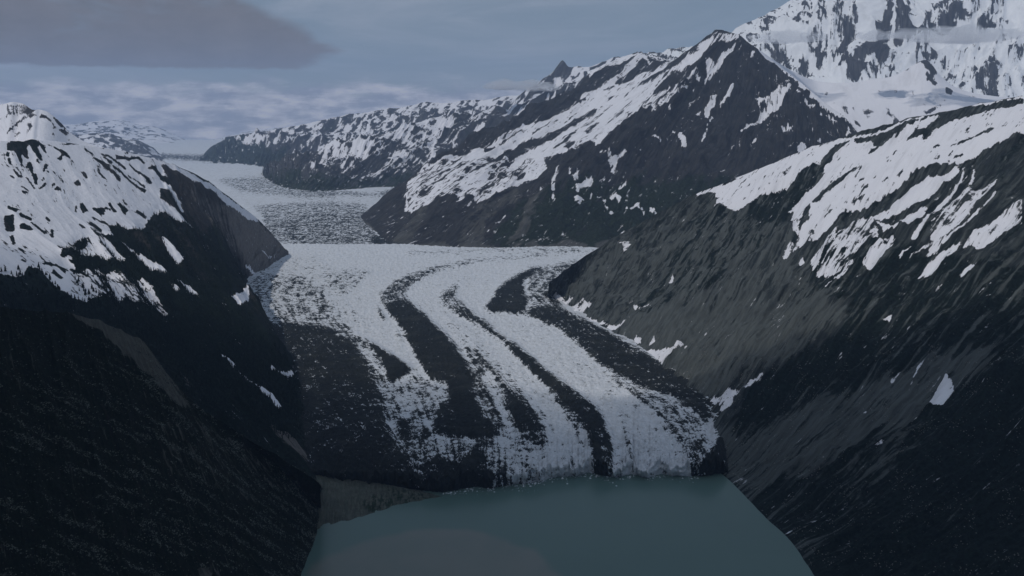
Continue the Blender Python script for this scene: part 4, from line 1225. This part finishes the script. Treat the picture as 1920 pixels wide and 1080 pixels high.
X, Y = np.meshgrid(np.linspace(-1500, 1800, 60), np.linspace(200, 2400, 40))
grid_mesh('lake', np.stack([X, Y, np.zeros_like(X)], -1), {}, lake_material(), 'still grey-teal glacial lake with a browner silt plume')
gmt = mountain_mat('ground_snow_and_rock', 300, 300, amp=0.9)
X, Y = np.meshgrid(np.linspace(-34000, 34000, 60), np.linspace(-9000, 35500, 60))
Z = np.full_like(X, -30.0)
grid_mesh('ground', np.stack([X, Y, Z], -1), {'snow': Z * 0 + 0.6, 'veg': Z * 0, 'scree': Z * 0}, gmt, 'snowy ground running on to the horizon',
          vecs={'fall': np.stack([X, Y, Z], -1)})
# ================================================================== HAZE
def box(name, lo, hi, mat, kind):
    me = bpy.data.meshes.new(name)
    v = [(x, y, z) for x in (lo[0], hi[0]) for y in (lo[1], hi[1]) for z in (lo[2], hi[2])]
    f = [(0, 1, 3, 2), (4, 6, 7, 5), (0, 4, 5, 1), (2, 3, 7, 6), (0, 2, 6, 4), (1, 5, 7, 3)]
    me.from_pydata(v, [], f)
    me.materials.append(mat)
    o = bpy.data.objects.new(name, me)
    S.collection.objects.link(o)
    o['kind'] = kind
    return o


hm = bpy.data.materials.new('haze_air')
hm.use_nodes = True
hm.node_tree.nodes.clear()
pv = hm.node_tree.nodes.new('ShaderNodeVolumePrincipled')
pv.inputs['Color'].default_value = (0.50, 0.66, 0.94, 1)
pv.inputs['Density'].default_value = 2.3e-5
pv.inputs['Anisotropy'].default_value = 0.1
ho = hm.node_tree.nodes.new('ShaderNodeOutputMaterial')
hm.node_tree.links.new(pv.outputs[0], ho.inputs['Volume'])
box('haze', (-35000, -10000, -60), (35000, 36500, 2760), hm, 'stuff')

def cloud(name, label, c, R, dens, seed, blobs=((0, 0, 0, 1),)):
    """lumpy bank of cloud with a real body of even density"""
    bm = bmesh.new()
    for (bx, by, bz, bs_) in blobs:
        q = bmesh.ops.create_icosphere(bm, subdivisions=5 if len(blobs) == 1 else 4, radius=bs_)
        bmesh.ops.translate(bm, verts=q['verts'], vec=(bx, by, bz))
    co_ = np.array([v.co[:] for v in bm.verts])
    n = fbm(co_[:, 0] * 2.2 + seed, co_[:, 1] * 2.2 + co_[:, 2], 5, seed, 0.6)
    for v, k in zip(bm.verts, n):
        s = 1 + (0.5 if len(blobs) == 1 else 0.75) * k
        v.co = (v.co.x * s * R[0] + c[0], v.co.y * s * R[1] + c[1], (v.co.z if v.co.z > 0 else v.co.z * 0.45) * s * R[2] + c[2])
    me = bpy.data.meshes.new(name)
    bm.to_mesh(me)
    bm.free()
    mt = bpy.data.materials.new(name + '_vapour')
    mt.use_nodes = True
    mt.node_tree.nodes.clear()
    p = mt.node_tree.nodes.new('ShaderNodeVolumePrincipled')
    p.inputs['Color'].default_value = (0.9, 0.92, 0.96, 1)
    p.inputs['Density'].default_value = dens
    o_ = mt.node_tree.nodes.new('ShaderNodeOutputMaterial')
    mt.node_tree.links.new(p.outputs[0], o_.inputs['Volume'])
    me.materials.append(mt)
    o = bpy.data.objects.new(name, me)
    S.collection.objects.link(o)
    o['kind'] = 'stuff'
    o['label'] = label
    return o


cloud('cloud', 'broad grey cloud added out of view, high behind the camera, to shade the foreground', (-2000, -1500, 3450), (4300, 2100, 380), 0.0050, 4)  # unseen cloud, added so its shadow darkens the lake and near slopes

for (lab, q, R, d, sd) in [
        ('small thin cloud wisp left of the dark ribs of the high peak', (1470, 74, 9300), (330, 150, 100), 0.0032, 11),
        ('small cloud scrap in the middle of the high peak face', (1640, 70, 9300), (170, 120, 75), 0.0034, 17),
        ('long soft cloud lying across the right side of the high peak', (1790, 72, 9200), (520, 200, 135), 0.0036, 23),
        ('pale cloud wisp beside the small dark horn on the skyline', (985, 164, 12600), (430, 250, 115), 0.0030, 31)]:
    w = P(*q)
    rr = random.Random(sd)
    bl = [(rr.uniform(-.75, .75), rr.uniform(-.3, .3), rr.uniform(-.25, .4), rr.uniform(.3, .62)) for _ in range(9)] + [(0, 0, 0, .8)]
    cloud('cloud_wisp', lab, tuple(w), R, d * 2.6, sd, bl)

# ================================================================== VEGETATION AND STONES
def bark_leaf(name, c0, c1, scale):
    mt = bpy.data.materials.new(name)
    mt.use_nodes = True
    t = mt.node_tree
    t.nodes.clear()
    N = NT(t)
    pos = N.node('ShaderNodeNewGeometry').outputs['Position']
    bs = N.node('ShaderNodeBsdfPrincipled')
    N.put(bs.inputs['Base Color'], N.mix(N.ramp(N.noise(pos, 1 / scale, 4, 0.6), 0.35, 0.65), c0, c1))
    bs.inputs['Roughness'].default_value = 0.9
    bs.inputs['Specular IOR Level'].default_value = 0.05
    out = N.node('ShaderNodeOutputMaterial')
    t.links.new(bs.outputs[0], out.inputs[0])
    return mt


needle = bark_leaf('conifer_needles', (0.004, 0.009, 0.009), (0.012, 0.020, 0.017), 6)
brushm = bark_leaf('brush_leaves', (0.010, 0.016, 0.016), (0.15, 0.165, 0.145), 9)
stonem = bark_leaf('pale_stone', (0.10, 0.10, 0.095), (0.26, 0.25, 0.23), 5)


def conifer(seed, tiers=5, sides=7):
    """tree of unit height: trunk and ragged drooping whorls; returns vertices and faces"""
    r_ = random.Random(seed)
    v, f = [], []
    b = len(v)
    for k in range(4):
        a = k * math.pi / 2
        v.append((0.022 * math.cos(a), 0.022 * math.sin(a), -0.06))
    v.append((0, 0, 0.5))
    for k in range(4):
        f.append((b + k, b + (k + 1) % 4, b + 4))
    for i in range(tiers):
        z0 = 0.10 + 0.80 * i / tiers
        z1 = min(1.0, z0 + 0.36)
        rad_ = 0.19 * (1 - i / tiers) ** 0.8 + 0.02
        b = len(v)
        v.append((r_.uniform(-.012, .012), r_.uniform(-.012, .012), z1))
        off = r_.random() * 6
        for k in range(sides * 2):
            a = off + k * math.pi / sides
            rr = rad_ * (r_.uniform(0.8, 1.25) if k % 2 else r_.uniform(0.35, 0.6))
            v.append((rr * math.cos(a), rr * math.sin(a), z0 + (0.0 if k % 2 else 0.06) + r_.uniform(-.02, .02)))
        n = sides * 2
        for k in range(n):
            f.append((b, b + 1 + k, b + 1 + (k + 1) % n))
    return v, f


def pick(V, keep, n):
    """n random spots on a terrain grid where keep (0..1) allows"""
    h, w = V.shape[:2]
    A = np.linalg.norm(np.cross(V[1:, :-1] - V[:-1, :-1], V[:-1, 1:] - V[:-1, :-1]), axis=2) * np.clip(keep[:-1, :-1], 0, 1)
    p = A.ravel() / A.sum()
    idx = rng.choice(len(p), n, p=p)
    i, j = np.divmod(idx, w - 1)
    a, b = rng.random(n)[:, None], rng.random(n)[:, None]
    return (V[i, j] * (1 - a) + V[i + 1, j] * a) * (1 - b) + (V[i, j + 1] * (1 - a) + V[i + 1, j + 1] * a) * b


def scatter(name, label, pts, sizes, variants, mat):
    vs, fs, base = [], [], 0
    vf = [(np.array(v), [np.array(q) for q in f]) for v, f in variants]
    fa = [np.array(f) for v, f in variants]
    for p, s in zip(pts, sizes):
        k = random.randrange(len(vf))
        a = random.random() * 6.283
        ca, sa = math.cos(a), math.sin(a)
        q = vf[k][0] * s
        q = np.stack([q[:, 0] * ca - q[:, 1] * sa, q[:, 0] * sa + q[:, 1] * ca, q[:, 2]], 1) + p
        vs.append(q)
        fs.append(fa[k] + base)
        base += len(q)
    vs, fs = np.concatenate(vs), np.concatenate(fs)
    me = bpy.data.meshes.new(name)
    me.vertices.add(len(vs))
    me.vertices.foreach_set('co', vs.astype(np.float32).ravel())
    me.loops.add(fs.size)
    me.loops.foreach_set('vertex_index', fs.ravel().astype(np.int32))
    me.polygons.add(len(fs))
    me.polygons.foreach_set('loop_start', np.arange(0, fs.size, 3, dtype=np.int32))
    me.update()
    me.validate()
    me.materials.append(mat)
    o = bpy.data.objects.new(name, me)
    S.collection.objects.link(o)
    o['kind'] = 'stuff'
    o['label'] = label
    return o


def blob(seed, flat=0.7):
    r_ = random.Random(seed)
    bm = bmesh.new()
    bmesh.ops.create_icosphere(bm, subdivisions=1, radius=0.5)
    for v in bm.verts:
        k = r_.uniform(0.6, 1.3)
        v.co = (v.co.x * k, v.co.y * k, v.co.z * k * flat + 0.12)
    v = [tuple(x.co) for x in bm.verts]
    f = [tuple(x.index for x in q.verts) for q in bm.faces]
    bm.free()
    return v, f


trees = [conifer(s) for s in range(6)]
small_trees = [conifer(s + 20, 3, 3) for s in range(5)]
edge = CropMask(0.0)
edge.poly(1.0, -40, 500, 40, 508, 62, 500, 82, 506, 90, 524, 112, 540, 128, 556, 150, 568, 130, 600, 0, 600, -40, 600).poly(1.0, 130, 525, 150, 515, 175, 532, 200, 560, 180, 575, 160, 560).blur(3)
px, py = project(LV)
near_front = np.arange(LV.shape[0])[:, None] > 12
k1 = edge.at(px, py) * near_front
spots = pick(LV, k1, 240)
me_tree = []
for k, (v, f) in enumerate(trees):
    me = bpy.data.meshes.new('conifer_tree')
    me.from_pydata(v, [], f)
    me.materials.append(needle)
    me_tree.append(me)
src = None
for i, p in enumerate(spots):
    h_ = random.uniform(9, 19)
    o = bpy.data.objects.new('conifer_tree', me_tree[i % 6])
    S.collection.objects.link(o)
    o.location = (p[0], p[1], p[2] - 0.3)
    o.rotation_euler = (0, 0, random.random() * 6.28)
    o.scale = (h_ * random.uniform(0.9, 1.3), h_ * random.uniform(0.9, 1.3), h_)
    tx, ty = project(p[None, :])
    tx = float(tx[0])
    szw = 'tall pointed' if h_ > 16 else 'short stubby' if h_ < 11.5 else 'slender mid sized'
    o['label'] = (szw + ' conifer in the thick clump at the left edge below the snow' if tx < 42 else
                  szw + ' conifer on the rounded forest knoll against the left snow' if tx < 86 else
                  szw + ' conifer in the row sloping down right of the forest knoll' if tx < 128 else
                  szw + ' conifer beside snow patches well right of the forest knoll')
    o['category'] = 'tree'
    o['group'] = 'conifers along the lower edge of the left snow field'

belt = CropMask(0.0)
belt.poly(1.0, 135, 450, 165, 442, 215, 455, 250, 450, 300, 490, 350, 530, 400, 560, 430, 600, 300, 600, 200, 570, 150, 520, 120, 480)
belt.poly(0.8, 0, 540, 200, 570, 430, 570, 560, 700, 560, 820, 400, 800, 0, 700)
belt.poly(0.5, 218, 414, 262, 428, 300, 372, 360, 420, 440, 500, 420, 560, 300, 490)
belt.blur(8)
k2 = belt.at(px, py) * sstep(0.48 - LAT['snow'], 0, 0.12) * near_front
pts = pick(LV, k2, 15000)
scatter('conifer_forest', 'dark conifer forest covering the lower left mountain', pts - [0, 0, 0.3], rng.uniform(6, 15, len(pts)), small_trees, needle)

px, py = project(SV)
fr = (np.arange(SV.shape[0])[:, None] > 10) * (px > -120) * (py < 1180)
cl = sstep(fbm(SV[..., 0] / 45, (SV[..., 1] + SV[..., 2]) / 22, 4, 500, 0.6), 0.02, 0.30) * sstep(py + 0.25 * px, 640, 800)
pts = pick(SV, fr * (0.03 + cl), 26000)
scatter('brush', 'scattered grey-green brush on the near left spur', pts, rng.uniform(1.0, 3.6, len(pts)) * rng.uniform(0.6, 1, len(pts)), [blob(s, 0.6) for s in range(4)], brushm)
px, py = project(RV)
fr = (np.arange(RV.shape[0])[:, None] > 12) * (px < 2000) * (py < 1120) * sstep(py, 560, 700)
cl = sstep(fbm(RV[..., 0] / 60, RV[..., 1] / 60, 4, 600, 0.6), 0.0, 0.35)
pts = pick(RV, fr * (0.04 + cl), 5200)
scatter('boulders', 'pale boulders strewn over the scree above the lake', pts, rng.uniform(0.8, 2.6, len(pts)) ** 1.25, [blob(s + 9, 0.8) for s in range(4)], stonem)

icem = bark_leaf('brash_ice', (0.55, 0.62, 0.66), (0.82, 0.84, 0.87), 3)
bx_ = rng.uniform(830, 1310, 420)
by_ = np.interp(bx_, front[:, 0], front[:, 1]) + 1.5 + rng.exponential(3.2, len(bx_))
pts = L(bx_, by_, np.zeros_like(bx_)).T
scatter('brash_ice', 'small broken ice blocks floating along the foot of the glacier front', pts, np.clip(rng.exponential(1.5, len(pts)) + 0.7, 0.7, 6), [blob(s + 31, 0.6) for s in range(4)], icem)
